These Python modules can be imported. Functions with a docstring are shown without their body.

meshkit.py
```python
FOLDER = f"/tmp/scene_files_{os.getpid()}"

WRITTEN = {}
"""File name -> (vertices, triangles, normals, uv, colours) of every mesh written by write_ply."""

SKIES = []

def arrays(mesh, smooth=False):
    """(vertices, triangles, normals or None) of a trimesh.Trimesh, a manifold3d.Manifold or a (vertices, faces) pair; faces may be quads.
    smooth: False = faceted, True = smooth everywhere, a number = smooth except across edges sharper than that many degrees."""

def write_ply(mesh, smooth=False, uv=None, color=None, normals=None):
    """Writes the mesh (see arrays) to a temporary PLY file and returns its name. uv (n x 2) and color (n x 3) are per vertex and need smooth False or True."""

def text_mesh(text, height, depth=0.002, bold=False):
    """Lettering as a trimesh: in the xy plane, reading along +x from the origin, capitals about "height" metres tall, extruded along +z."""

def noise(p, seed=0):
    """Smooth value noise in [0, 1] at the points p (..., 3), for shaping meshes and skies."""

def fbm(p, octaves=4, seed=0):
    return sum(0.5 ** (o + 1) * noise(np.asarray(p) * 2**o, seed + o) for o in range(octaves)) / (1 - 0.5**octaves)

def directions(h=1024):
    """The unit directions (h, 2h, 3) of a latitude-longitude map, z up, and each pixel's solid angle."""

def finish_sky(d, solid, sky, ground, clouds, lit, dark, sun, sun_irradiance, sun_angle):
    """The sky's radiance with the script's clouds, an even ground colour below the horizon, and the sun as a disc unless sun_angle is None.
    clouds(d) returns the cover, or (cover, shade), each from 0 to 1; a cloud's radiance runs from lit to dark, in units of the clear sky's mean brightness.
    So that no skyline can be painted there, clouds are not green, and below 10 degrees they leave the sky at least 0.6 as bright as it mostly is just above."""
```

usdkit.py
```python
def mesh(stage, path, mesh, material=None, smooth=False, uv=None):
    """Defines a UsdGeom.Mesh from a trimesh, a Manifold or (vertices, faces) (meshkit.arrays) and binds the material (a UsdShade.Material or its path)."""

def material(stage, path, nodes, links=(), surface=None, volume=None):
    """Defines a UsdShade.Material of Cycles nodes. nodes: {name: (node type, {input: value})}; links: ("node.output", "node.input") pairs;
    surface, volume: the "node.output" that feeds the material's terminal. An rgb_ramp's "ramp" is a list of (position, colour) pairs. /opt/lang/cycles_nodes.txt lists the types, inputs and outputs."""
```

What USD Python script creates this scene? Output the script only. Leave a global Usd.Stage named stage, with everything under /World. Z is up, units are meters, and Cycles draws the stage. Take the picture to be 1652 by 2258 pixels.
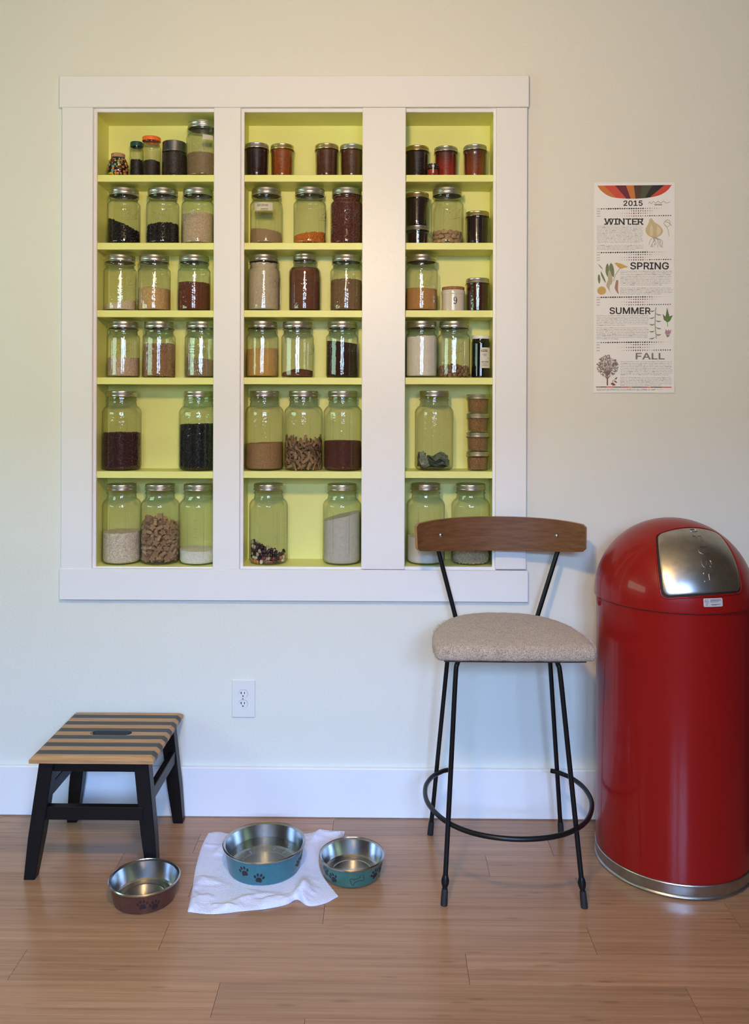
import math, random
import numpy as np, trimesh, usdkit, meshkit
import manifold3d as m3
import shapely.geometry as sg
from shapely import affinity
from shapely.ops import unary_union
from pxr import Usd, UsdGeom, UsdLux, UsdShade, Gf, Sdf

PI = math.pi
stage = Usd.Stage.CreateInMemory()
UsdGeom.SetStageUpAxis(stage, UsdGeom.Tokens.z)
UsdGeom.SetStageMetersPerUnit(stage, 1.0)
UsdGeom.Xform.Define(stage, '/World')
UsdGeom.Scope.Define(stage, '/World/Looks')

# ------------------------------------------------------------------ camera
# level camera 2.6 m from the wall, eye 1.236 m up, lens shifted; wall plane y = 0, floor z = 0
IW, IH, F, CX, CY = 1652.0, 2258.0, 1924.0, 826.0, 885.0
EYE = np.array([0.0, -2.6, 1.236])
YAW, ROLL = 0.0112, 0.003
_f = np.array([-math.sin(YAW), math.cos(YAW), 0]); _r0 = np.array([math.cos(YAW), math.sin(YAW), 0]); _u0 = np.array([0, 0, 1.0])
_r = _r0 * math.cos(ROLL) + _u0 * math.sin(ROLL); _u = _u0 * math.cos(ROLL) - _r0 * math.sin(ROLL)
cam = UsdGeom.Camera.Define(stage, '/World/camera')
cam.AddTransformOp().Set(Gf.Matrix4d(*[float(x) for x in (*_r, 0, *_u, 0, *(-_f), 0, *EYE, 1)]))
cam.CreateHorizontalApertureAttr(36.0); cam.CreateVerticalApertureAttr(36.0 * IH / IW)
cam.CreateFocalLengthAttr(36.0 * F / IW)
cam.CreateVerticalApertureOffsetAttr(-36.0 * (IH / 2 - CY) / IW)
cam.CreateClippingRangeAttr(Gf.Vec2f(0.05, 100))
cam.CreateExposureAttr(0.0)

# ------------------------------------------------------------------ light
def rect_light(name, loc, w, h, color, power, rot):
    l = UsdLux.RectLight.Define(stage, '/World/' + name)
    l.AddTranslateOp().Set(Gf.Vec3d(*loc)); l.AddRotateXYZOp().Set(Gf.Vec3f(*rot))
    l.CreateWidthAttr(w); l.CreateHeightAttr(h); l.CreateColorAttr(Gf.Vec3f(*color)); l.CreateIntensityAttr(power); l.CreateNormalizeAttr(False)
WIN = [(-0.37, 0.78), (0.55, 0.78)]                 # centre x and width of the two windows behind the camera
WZ0, WZ1, WY = 1.20, 2.08, -4.0
LC = {'window': ((0.5, 0.7, 1.0), 16.0), 'sky': ((0.27, 0.50, 0.98), 72.0), 'lamp': ((1.0, 0.66, 0.295), 325.0), 'garden': ((0.62, 1.0, 0.74), 5.0)}
# light from the garden arriving in the window openings; the open sky above the trees, outside; a garden window in the left wall; a hanging bulb
for k, (wx, ww) in enumerate(WIN):
    rect_light('window_daylight' + ('_%03d' % k if k else ''), (wx, WY - 0.06, (WZ0 + WZ1) / 2), ww, WZ1 - WZ0, *LC['window'], (90, 0, 0))
rect_light('open_sky', (2.4, -10.0, 4.5), 9.0, 2.5, *LC['sky'], (90, 0, 0))
rect_light('garden_daylight', (-2.28, -1.35, 1.45), 0.5, 1.7, *LC['garden'], (0, -90, 0))
for k, (x, y, z, q) in enumerate([(-0.15, -1.75, 1.88, 'lamp')]):
    l = UsdLux.SphereLight.Define(stage, '/World/hanging_bulb' + ('_%03d' % k if k else ''))
    l.AddTranslateOp().Set(Gf.Vec3d(x, y, z)); l.CreateRadiusAttr(0.07); l.CreateColorAttr(Gf.Vec3f(*LC[q][0])); l.CreateIntensityAttr(LC[q][1]); l.CreateNormalizeAttr(False)
dome = UsdLux.DomeLight.Define(stage, '/World/sky'); dome.CreateColorAttr(Gf.Vec3f(0.6, 0.75, 1.0)); dome.CreateIntensityAttr(0.3)

# ------------------------------------------------------------------ helpers
def ray(px, py):
    d = _f + _r * ((px - CX) / F) - _u * ((py - CY) / F)
    return d
def on_wall(px, py, y=0.0):
    d = ray(px, py); return EYE + d * ((y - EYE[1]) / d[1])
def on_floor(px, py, z=0.0):
    d = ray(px, py); return EYE + d * ((z - EYE[2]) / d[2])
def lin(*c):
    return tuple(((x / 255 + 0.055) / 1.055) ** 2.4 if x > 10 else x / 255 / 12.92 for x in c)

_used = {}
def numbered(parent, name):
    k = _used.get((parent, name), 0); _used[(parent, name)] = k + 1
    return parent + '/' + (name if k == 0 else '%s_%03d' % (name, k))
def tag(prim, label=None, cat=None, group=None, kind=None):
    for k, v in (('label', label), ('category', cat), ('group', group), ('kind', kind)):
        if v: prim.SetCustomDataByKey(k, v)
    return prim
def thing(name, label, cat, loc=(0, 0, 0), rotz=0.0, group=None, kind=None, matrix=None):
    x = UsdGeom.Xform.Define(stage, numbered('/World', name))
    if matrix is not None:
        x.AddTransformOp().Set(Gf.Matrix4d(*[float(v) for v in np.asarray(matrix).T.ravel()]))
    else:
        x.AddTranslateOp().Set(Gf.Vec3d(*[float(v) for v in loc]))
        if rotz: x.AddRotateZOp().Set(float(math.degrees(rotz)))
    return tag(x.GetPrim(), label, cat, group, kind)
def part(parent, name, mesh, m, smooth=False, label=None, kind=None):
    path = numbered(str(parent.GetPath()), name)
    if isinstance(mesh, list): mesh = trimesh.util.concatenate(mesh)
    p = usdkit.mesh(stage, path, mesh, m, smooth).GetPrim()
    return tag(p, label, None, None, kind)
def solo(name, mesh, m, label=None, cat=None, group=None, kind=None, smooth=False, loc=None):
    path = numbered('/World', name)
    if isinstance(mesh, list): mesh = trimesh.util.concatenate(mesh)
    g = usdkit.mesh(stage, path, mesh, m, smooth)
    if loc is not None: g.AddTranslateOp().Set(Gf.Vec3d(*[float(v) for v in loc]))
    return tag(g.GetPrim(), label, cat, group, kind)
def copy_of(src, name, label, loc=(0, 0, 0), rotz=0.0, group=None, matrix=None, inst=True):
    d = src.GetCustomData()
    r = thing(name, label, d['category'], loc, rotz, group, None, matrix)
    r.GetReferences().AddInternalReference(src.GetPath())
    if inst: r.SetInstanceable(True)
    return r

# --- shapes
def cbox(x0, x1, y0, y1, z0, z1, c=0.0015):
    pts = []
    for x, sx in ((x0, 1), (x1, -1)):
        for y, sy in ((y0, 1), (y1, -1)):
            for z, sz in ((z0, 1), (z1, -1)):
                pts += [(x + sx * c, y + sy * c, z), (x + sx * c, y, z + sz * c), (x, y + sy * c, z + sz * c)]
    return tm(m3.Manifold.hull_points(np.array(pts, float)))
def tm(man):
    m = man.to_mesh()
    return trimesh.Trimesh(m.vert_properties[:, :3], m.tri_verts, process=False)
def box(x0, x1, y0, y1, z0, z1):
    b = trimesh.creation.box((x1 - x0, y1 - y0, z1 - z0)); b.apply_translation(((x0 + x1) / 2, (y0 + y1) / 2, (z0 + z1) / 2)); return b
def lathe(prof, n=48, closed=False):
    """prof: (r, z) pairs from the bottom up the outside; closed: the last point joins the first"""
    p = np.array(prof, float); a = np.arange(n) * 2 * PI / n
    v = np.stack([p[:, None, 0] * np.cos(a), p[:, None, 0] * np.sin(a), np.broadcast_to(p[:, None, 1], (len(p), n))], -1).reshape(-1, 3)
    f = []
    m = len(p)
    for i in range(m if closed else m - 1):
        j = (i + 1) % m
        for k in range(n):
            k2 = (k + 1) % n
            f += [(i * n + k, i * n + k2, j * n + k2), (i * n + k, j * n + k2, j * n + k)]
    t = trimesh.Trimesh(v, f, process=False); t.merge_vertices(); t.update_faces(t.nondegenerate_faces()); t.remove_unreferenced_vertices()
    return t
def arc(cx, cz, r, a0, a1, n=6):
    return [(cx + r * math.cos(math.radians(a)), cz + r * math.sin(math.radians(a))) for a in np.linspace(a0, a1, n)]
def spline(pts, n=8):
    p = np.array(pts, float); q = np.vstack([2 * p[0] - p[1], p, 2 * p[-1] - p[-2]]); out = []
    for i in range(len(p) - 1):
        for t in np.linspace(0, 1, n, endpoint=False):
            a, b, c, d = q[i:i + 4]
            out.append(0.5 * (2 * b + (c - a) * t + (2 * a - 5 * b + 4 * c - d) * t * t + (3 * b - a - 3 * c + d) * t ** 3))
    return np.array(out + [p[-1]])
def tube(pts, r, n=12, closed=False):
    p = np.array(pts, float); m = len(p)
    t = np.roll(p, -1, 0) - np.roll(p, 1, 0) if closed else np.gradient(p, axis=0)
    t /= np.linalg.norm(t, axis=1, keepdims=True)
    a = np.cross(t[0], (0, 0, 1) if abs(t[0][2]) < 0.9 else (1, 0, 0)); fr = []
    for i in range(m):
        a = a - t[i] * np.dot(a, t[i]); a /= np.linalg.norm(a); fr.append(a)
    A = np.array(fr); B = np.cross(t, A); ang = np.arange(n) * 2 * PI / n
    rr = np.broadcast_to(np.asarray(r, float), (m,))
    v = (p[:, None] + rr[:, None, None] * (np.cos(ang)[None, :, None] * A[:, None] + np.sin(ang)[None, :, None] * B[:, None])).reshape(-1, 3)
    f = []
    for i in range(m if closed else m - 1):
        j = (i + 1) % m
        for k in range(n):
            k2 = (k + 1) % n
            f += [(i * n + k, i * n + k2, j * n + k2), (i * n + k, j * n + k2, j * n + k)]
    if not closed:
        v = np.vstack([v, p[0], p[-1]])
        for k in range(n):
            k2 = (k + 1) % n
            f += [(m * n, k2, k), (m * n + 1, (m - 1) * n + k, (m - 1) * n + k2)]
    return trimesh.Trimesh(v, f, process=False)
def ext(poly, h):
    gs = [g for g in getattr(poly, 'geoms', [poly]) if g.area > 1e-12 and g.geom_type == 'Polygon']
    return trimesh.util.concatenate([trimesh.creation.extrude_polygon(g, h, engine='earcut') for g in gs])
def moved(m, d):
    m = m.copy(); m.apply_translation(d); return m
def subdiv(m, e):
    v, f = trimesh.remesh.subdivide_to_size(m.vertices, m.faces, e, max_iter=12); return trimesh.Trimesh(v, f, process=False)
def wrap(m, R, zc, ang=0.0, slope=0.0):
    """flat mesh (x along, y up, z out) bent onto an upright cylinder or cone, its middle facing -y turned by ang"""
    v = m.vertices; th = v[:, 0] / R + ang; r = R + v[:, 2] + slope * v[:, 1]
    return trimesh.Trimesh(np.stack([r * np.sin(th), -r * np.cos(th), v[:, 1] + zc], -1), m.faces, process=False)
def lettering(text, w, h, d=0.0006, bold=True, shear=0.0):
    """text scaled to w x h, its middle at the origin"""
    t = meshkit.text_mesh(text, 0.1, 0.01, bold)
    lo, hi = t.bounds; v = (t.vertices - (lo + hi) / 2)
    v = v / (hi - lo) * np.array([w, h, d]); v[:, 2] += d / 2; v[:, 0] += shear * v[:, 1]
    return trimesh.Trimesh(v, t.faces, process=False)
def hull(*ms):
    return trimesh.util.concatenate(ms).convex_hull

# ------------------------------------------------------------------ materials
_mats = {}
def M(name, nodes, links, surf):
    if name not in _mats: _mats[name] = usdkit.material(stage, '/World/Looks/' + name, nodes, links, surface=surf)
    return _mats[name]
def plain(name, col, rough=0.5, metal=0.0, spec=0.5, coat=0.0, bump=0.0, bscale=200.0, **kw):
    if name in _mats: return _mats[name]
    nodes = {'p': ('principled_bsdf', {'base_color': col, 'roughness': rough, 'metallic': metal, 'specular_ior_level': spec, 'coat_weight': coat, 'coat_roughness': 0.08, **kw})}
    links = []
    if bump:
        nodes |= {'g': ('geometry', {}), 'n': ('noise_texture', {'scale': bscale, 'detail': 3.0}), 'b': ('bump', {'strength': 1.0, 'distance': bump})}
        links = [('g.position', 'n.vector'), ('n.fac', 'b.height'), ('b.normal', 'p.normal')]
    return M(name, nodes, links, 'p.BSDF')
def mottled(name, stops, scale, rough=0.6, detail=3.0, stretch=(1, 1, 1), bump=0.0, spec=0.4, coat=0.0, metal=0.0):
    """colour varies with noise along object coordinates"""
    nodes = {'g': ('texture_coordinate', {}), 'm': ('mapping', {'mapping_type': 'point', 'scale': stretch}), 'n': ('noise_texture', {'scale': scale, 'detail': detail, 'roughness': 0.6}),
             'r': ('rgb_ramp', {'ramp': stops}), 'p': ('principled_bsdf', {'roughness': rough, 'specular_ior_level': spec, 'coat_weight': coat, 'coat_roughness': 0.1, 'metallic': metal})}
    links = [('g.object', 'm.vector'), ('m.vector', 'n.vector'), ('n.fac', 'r.fac'), ('r.color', 'p.base_color')]
    if bump:
        nodes['b'] = ('bump', {'strength': 1.0, 'distance': bump}); links += [('n.fac', 'b.height'), ('b.normal', 'p.normal')]
    return M(name, nodes, links, 'p.BSDF')
def grains(name, stops, rough=0.5, spec=0.4):
    """each grain of a mesh takes its own tone"""
    stops = [(a, tuple(min(0.85, 1.45 * x) for x in c)) for a, c in stops]
    return M(name, {'g': ('geometry', {}), 'r': ('rgb_ramp', {'ramp': stops}), 'p': ('principled_bsdf', {'roughness': rough, 'specular_ior_level': spec})},
             [('g.random_per_island', 'r.fac'), ('r.color', 'p.base_color')], 'p.BSDF')
def seeds(name, stops, scale, rough=0.6, bump=0.001, stretch=(1, 1, 1)):
    """grains too fine to build one by one: cells with their own tone and relief"""
    stops = [(a, tuple(min(0.85, 1.32 * x) for x in c)) for a, c in stops]
    return M(name, {'g': ('texture_coordinate', {}), 'm': ('mapping', {'mapping_type': 'point', 'scale': stretch}), 'v': ('voronoi_texture', {'scale': scale, 'dimensions': '3D', 'feature': 'f1'}), 's': ('separate_color', {}),
                    'r': ('rgb_ramp', {'ramp': stops}), 'b': ('bump', {'strength': 1.0, 'distance': bump, 'invert': True}), 'p': ('principled_bsdf', {'roughness': rough, 'specular_ior_level': 0.3})},
             [('g.object', 'm.vector'), ('m.vector', 'v.vector'), ('v.color', 's.color'), ('s.r', 'r.fac'), ('r.color', 'p.base_color'), ('v.distance', 'b.height'), ('b.normal', 'p.normal')], 'p.BSDF')

def glassy(name, tint, edge, wob=0.0006):
    """thin clear glass: sees through, mirrors by angle, darker where it is looked at along its wall"""
    return M(name, {'w': ('layer_weight', {'blend': 0.5}), 'rt': ('rgb_ramp', {'ramp': [(0, tint), (0.5, tuple(0.96 * x for x in tint)), (0.78, tuple(0.68 * a + 0.32 * b for a, b in zip(tint, edge))), (1, edge)]}),
                    'rf': ('rgb_ramp', {'ramp': [(0, (0.072,) * 3), (0.5, (0.085,) * 3), (0.75, (0.16,) * 3), (0.92, (0.34,) * 3), (1, (0.65,) * 3)]}),
                    'g': ('geometry', {}), 'n': ('noise_texture', {'scale': 70.0, 'detail': 2.0}), 'b': ('bump', {'strength': 1.0, 'distance': wob}),
                    't': ('transparent_bsdf', {}), 'y': ('glossy_bsdf', {'color': (1, 1, 1), 'roughness': 0.04}), 'x': ('mix_closure', {})},
             [('w.facing', 'rt.fac'), ('w.facing', 'rf.fac'), ('rt.color', 't.color'), ('rf.color', 'x.fac'), ('g.position', 'n.vector'), ('n.fac', 'b.height'), ('b.normal', 'y.normal'),
              ('t.BSDF', 'x.closure1'), ('y.BSDF', 'x.closure2')], 'x.closure')
glass = glassy('clear_glass', (0.925, 0.93, 0.895), (0.10, 0.125, 0.07))
emboss = glassy('embossed_glass', (1.0, 1.0, 1.0), (0.72, 0.75, 0.66))
water_m = glassy('water', (0.93, 0.95, 0.94), (0.6, 0.65, 0.66), 0.0002)

white_paint = plain('white_paint', (0.82, 0.82, 0.84), 0.38, bump=0.0004, bscale=60.0)
wall_paint = plain('wall_paint', (0.765, 0.765, 0.70), 0.6, bump=0.0006, bscale=110.0)
ceil_paint = plain('ceiling_paint', (0.42, 0.40, 0.36), 0.8)
dark_paint = plain('dark_room_paint', (0.10, 0.085, 0.07), 0.8)
lime = plain('lime_paint', (0.79, 0.81, 0.27), 0.45, bump=0.0003, bscale=80.0)
steel_lid = mottled('zinc_lid', [(0.3, (0.62, 0.61, 0.59)), (0.7, (0.74, 0.73, 0.70))], 60.0, 0.30, metal=1.0)
gold_lid = plain('gold_lid', (0.74, 0.62, 0.33), 0.30, 1.0)
steel = mottled('brushed_steel', [(0.3, (0.42, 0.42, 0.42)), (0.7, (0.52, 0.52, 0.52))], 40.0, 0.22, metal=1.0)
dull_steel = mottled('dull_steel', [(0.3, (0.36, 0.35, 0.33)), (0.7, (0.46, 0.45, 0.43))], 30.0, 0.33, metal=1.0)
black_metal = plain('black_metal', (0.006, 0.006, 0.007), 0.34, spec=0.3)
rubber = plain('black_rubber', (0.012, 0.012, 0.012), 0.6)
dark_gap = plain('dark_gap', (0.008, 0.006, 0.006), 0.7)
# ------------------------------------------------------------------ room shell
RX0, RX1, RZ = -2.3, 2.1, 2.72
def wx(px, y=0.0): return float(on_wall(px, 885, y)[0])
def wz(py, px=650, y=0.0): return float(on_wall(px, py, y)[2])
NX0, NX1, NZ0, NZ1 = wx(204), wx(1096), wz(1262), wz(236)
wall = sg.Polygon([(RX0, 0), (RX1, 0), (RX1, RZ), (RX0, RZ)], [[(NX0, NZ0), (NX1, NZ0), (NX1, NZ1), (NX0, NZ1)]])
def upright(m):      # extruded (x, z, depth) -> (x, depth, z)
    return trimesh.Trimesh(m.vertices[:, [0, 2, 1]], m.faces[:, ::-1], process=False)
solo('wall_back', upright(ext(wall, 0.16)), wall_paint, kind='structure')
solo('wall_left', ext(sg.box(RX0 - 0.1, WY - 0.1, RX0, 0.16).difference(sg.Point(-99, 0).buffer(0.1)), RZ), dark_paint, kind='structure')
solo('wall_right', box(RX1, RX1 + 0.1, WY - 0.1, 0.16, 0, RZ), dark_paint, kind='structure')
front = sg.box(RX0, 0, RX1, RZ)
for x, w in WIN: front = front.difference(sg.box(x - w / 2, WZ0, x + w / 2, WZ1))
solo('wall_front', moved(upright(ext(front, 0.1)), (0, WY - 0.1, 0)), dark_paint, kind='structure')
solo('ceiling', box(RX0, RX1, WY - 0.1, 0.16, RZ, RZ + 0.1), ceil_paint, kind='structure')
for k, (x, w) in enumerate(WIN):
    t = thing('window_%d' % (k + 1), None, None, (x, WY - 0.05, WZ0), kind='structure'); h = WZ1 - WZ0
    for a, b, c, d in ((-w / 2, -w / 2 + 0.05, 0, h), (w / 2 - 0.05, w / 2, 0, h), (-w / 2, w / 2, 0, 0.05), (-w / 2, w / 2, h - 0.05, h)):
        part(t, 'window_frame', cbox(a, b, 0, 0.05, c, d), white_paint)
    part(t, 'muntin', cbox(-0.012, 0.012, 0.01, 0.04, 0.05, h - 0.05), white_paint)
    for q in (0.33, 0.66): part(t, 'muntin', cbox(-w / 2 + 0.05, w / 2 - 0.05, 0.012, 0.038, h * q - 0.012, h * q + 0.012), white_paint)

# floor: bamboo planks laid along the wall
plank_m = M('bamboo', {
    'g': ('geometry', {}), 'o': ('object_info', {}), 'cx': ('combine_xyz', {}), 'k': ('math', {'math_type': 'multiply', 'value2': 7.3}), 'add': ('vector_math', {'math_type': 'add'}),
    'm1': ('mapping', {'mapping_type': 'point', 'scale': (1.6, 75.0, 1.0)}), 'n1': ('noise_texture', {'scale': 1.0, 'detail': 4.0, 'roughness': 0.6}),
    'm2': ('mapping', {'mapping_type': 'point', 'scale': (5.0, 260.0, 1.0)}), 'n2': ('noise_texture', {'scale': 1.0, 'detail': 3.0}),
    'm3': ('mapping', {'mapping_type': 'point', 'scale': (7.0, 42.0, 1.0)}), 'v': ('voronoi_texture', {'scale': 1.0}), 'vr': ('rgb_ramp', {'ramp': [(0.0, (0.66,) * 3), (0.10, (0.82,) * 3), (0.22, (1, 1, 1))]}),
    'r1': ('rgb_ramp', {'ramp': [(0.25, (0.265, 0.136, 0.068)), (0.5, (0.365, 0.194, 0.102)), (0.75, (0.44, 0.252, 0.140))]}),
    'r2': ('rgb_ramp', {'ramp': [(0.25, (0.88,) * 3), (0.7, (1.04,) * 3)]}), 'ro': ('rgb_ramp', {'ramp': [(0, (0.86, 0.85, 0.84)), (1, (1.08, 1.06, 1.04))]}),
    'x1': ('mix', {'mix_type': 'multiply', 'fac': 1.0}), 'x2': ('mix', {'mix_type': 'multiply', 'fac': 1.0}), 'x3': ('mix', {'mix_type': 'multiply', 'fac': 1.0}),
    'b': ('bump', {'strength': 0.5, 'distance': 0.0004}), 'p': ('principled_bsdf', {'roughness': 0.23, 'specular_ior_level': 0.5})},
    [('o.random', 'k.value1'), ('k.value', 'cx.x'), ('k.value', 'cx.y'), ('g.position', 'add.vector1'), ('cx.vector', 'add.vector2'),
     ('add.vector', 'm1.vector'), ('m1.vector', 'n1.vector'), ('add.vector', 'm2.vector'), ('m2.vector', 'n2.vector'), ('add.vector', 'm3.vector'), ('m3.vector', 'v.vector'),
     ('n1.fac', 'r1.fac'), ('n2.fac', 'r2.fac'), ('o.random', 'ro.fac'), ('v.distance', 'vr.fac'), ('r1.color', 'x1.color1'), ('r2.color', 'x1.color2'), ('x1.color', 'x2.color1'), ('ro.color', 'x2.color2'),
     ('x2.color', 'x3.color1'), ('vr.color', 'x3.color2'), ('x3.color', 'p.base_color'), ('n2.fac', 'b.height'), ('b.normal', 'p.normal')], 'p.BSDF')
fl = thing('floor', None, None, kind='structure')
part(fl, 'subfloor', box(RX0, RX1, WY - 0.1, 0.0, -0.06, -0.0125), plain('subfloor', (0.03, 0.018, 0.01), 0.9))
PW, PL, S0 = 0.1055, 0.985, -0.0105
joints = [None, -0.145, -0.52, 0.279, None, -0.142, 0.48, 0.185, 0.64, -0.155]      # one butt joint per row; None where no joint was seen
for i in range(-0, 40):
    y1 = min(S0 - PW * (i - 1), -0.001); y0 = S0 - PW * i
    if y1 - y0 < 0.02 or y1 < WY: continue
    j = joints[i] if i < len(joints) and joints[i] is not None else ((i * 0.377) % 1.0) * PL
    x = j - PL * math.ceil((j - RX0) / PL)
    while x < RX1:
        a, b = max(x, RX0), min(x + PL, RX1)
        if b - a > 0.03: part(fl, 'plank', box(a + 0.0004, b - 0.0004, max(y0, WY) + 0.0003, y1 - 0.0003, -0.012, 0.0), plank_m)
        x += PL

# baseboard
BBZ = (wz(1688, 500) - 0.0)
solo('baseboard_back', cbox(RX0, RX1, -0.016, -0.0003, 0.0005, BBZ, 0.003), white_paint, kind='structure')

# white trim round the recessed shelves
def trim(n, x0, x1, y0, y1, proud, ch=0.0016):
    a, b = on_wall(x0, (y0 + y1) / 2), on_wall(x1, (y0 + y1) / 2); c = on_wall((x0 + x1) / 2, y0); d = on_wall((x0 + x1) / 2, y1)
    solo('trim_%d' % n, cbox(a[0], b[0], -proud, -0.0002, d[2], c[2], ch), white_paint, kind='structure')
TB = 1253.5
trim(1, 136, 1164.5, 172, 241, 0.0205); trim(2, 136, 1162.5, TB, 1322, 0.0205)
trim(3, 140, 208, 241.3, TB - 0.3, 0.018); trim(4, 473, 532, 241.3, TB - 0.3, 0.018); trim(5, 798.5, 893.5, 241.3, TB - 0.3, 0.0185); trim(6, 1092, 1160, 241.3, TB - 0.3, 0.018)

# recessed shelf bays
NB, SF = 0.125, 0.002
ROWS = [385.5, 535.3, 684.3, 832.5, 1039.5, 1248.5]
BAYS = [(209, 482, 340, 'left'), (533, 806, 667, 'middle'), (886, 1090, 990, 'right')]
SHELF_Z = []
for k, (px0, px1, pm, nm) in enumerate(BAYS):
    x0, x1 = wx(px0), wx(px1); z0, z1 = wz(ROWS[5], pm, SF), wz(249, pm, SF)
    lab = {'left': 'lime green recessed shelf bay, leftmost of three, with an orange-lidded jar on its top shelf', 'middle': 'lime green recessed shelf bay between the two white uprights', 'right': 'narrowest lime green recessed shelf bay, behind the stool backrest'}[nm]
    t = thing('recessed_shelf_bay', lab, 'shelves', group=None)
    th = 0.014
    part(t, 'back_panel', box(x0 - th, x1 + th, NB, NB + 0.012, z0 - th, z1 + th), lime)
    part(t, 'side_panel', box(x0 - th, x0, SF, NB, z0 - th, z1 + th), lime); part(t, 'side_panel', box(x1, x1 + th, SF, NB, z0 - th, z1 + th), lime)
    part(t, 'top_panel', box(x0, x1, SF, NB, z1, z1 + th), lime); part(t, 'bottom_panel', box(x0, x1, SF, NB, z0 - th, z0), lime)
    zs = []
    for r in range(5):
        z = wz(ROWS[r], pm, SF); zs.append(z)
        part(t, 'shelf', cbox(x0 + 0.0004, x1 - 0.0004, SF, NB - 0.0004, z - 0.0204, z, 0.0008), lime)
    zs.append(z0); SHELF_Z.append(zs)
    # slim white face frame inside the trim
    fx0 = {0: 208, 1: 532, 2: 880}[k]; fi0 = {0: 214, 1: 538, 2: 884}[k]; fx1 = {0: 486, 1: 810, 2: 1092.5}[k]; fi1 = {0: 484, 1: 808, 2: 1086}[k]
    A = sg.box(wx(fx0) - 0.003, wz(1257, pm), wx(fx1) + 0.002, wz(240, pm)).difference(sg.box(wx(fi0), wz(1249, pm), wx(fi1), wz(248.5, pm)))
    part(t, 'face_frame', moved(upright(ext(A, 0.007)), (0, -0.0055, 0)), white_paint, label='slim white face frame')
# ------------------------------------------------------------------ jars: one of each kind with its parts, copies refer to the first
SEG = 56
def shell(outer, t, base=0.004):
    """glass wall from the outer profile; returns the mesh and the profile of the inside"""
    o = np.array(outer); n = np.gradient(o, axis=0); n /= np.linalg.norm(n, axis=1, keepdims=True) + 1e-12
    inner = np.stack([np.maximum(o[:, 0] - n[:, 1] * t, 0.0), np.maximum(o[:, 1] + n[:, 0] * t * 0.6, base)], 1)
    inner[0] = (0, base)
    return lathe(o, SEG), inner
def screw_band(r, z0, h, lipped=True):
    p = [(r - 0.0022, z0), (r + 0.0009, z0), (r + 0.0013, z0 + 0.0013), (r + 0.0002, z0 + 0.0026), (r - 0.0002, z0 + h * 0.30), (r + 0.0005, z0 + h * 0.40), (r - 0.0003, z0 + h * 0.50), (r + 0.0005, z0 + h * 0.62), (r - 0.0003, z0 + h * 0.72),
         (r, z0 + h * 0.86), (r - 0.0007, z0 + h * 0.96), (r - 0.0022, z0 + h), (r - 0.0055, z0 + h), (r - 0.006, z0 + h - 0.001), (r - 0.006, z0 + h - 0.002), (r - 0.0022, z0 + h - 0.002)]
    return lathe(p, SEG, True)
def lid_disc(r, z):
    return lathe([(0, z - 0.0016), (r, z - 0.0016), (r, z - 0.0006), (r - 0.002, z), (r - 0.006, z - 0.0006), (r - 0.010, z + 0.0001), (0, z + 0.0003)], SEG)
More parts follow.
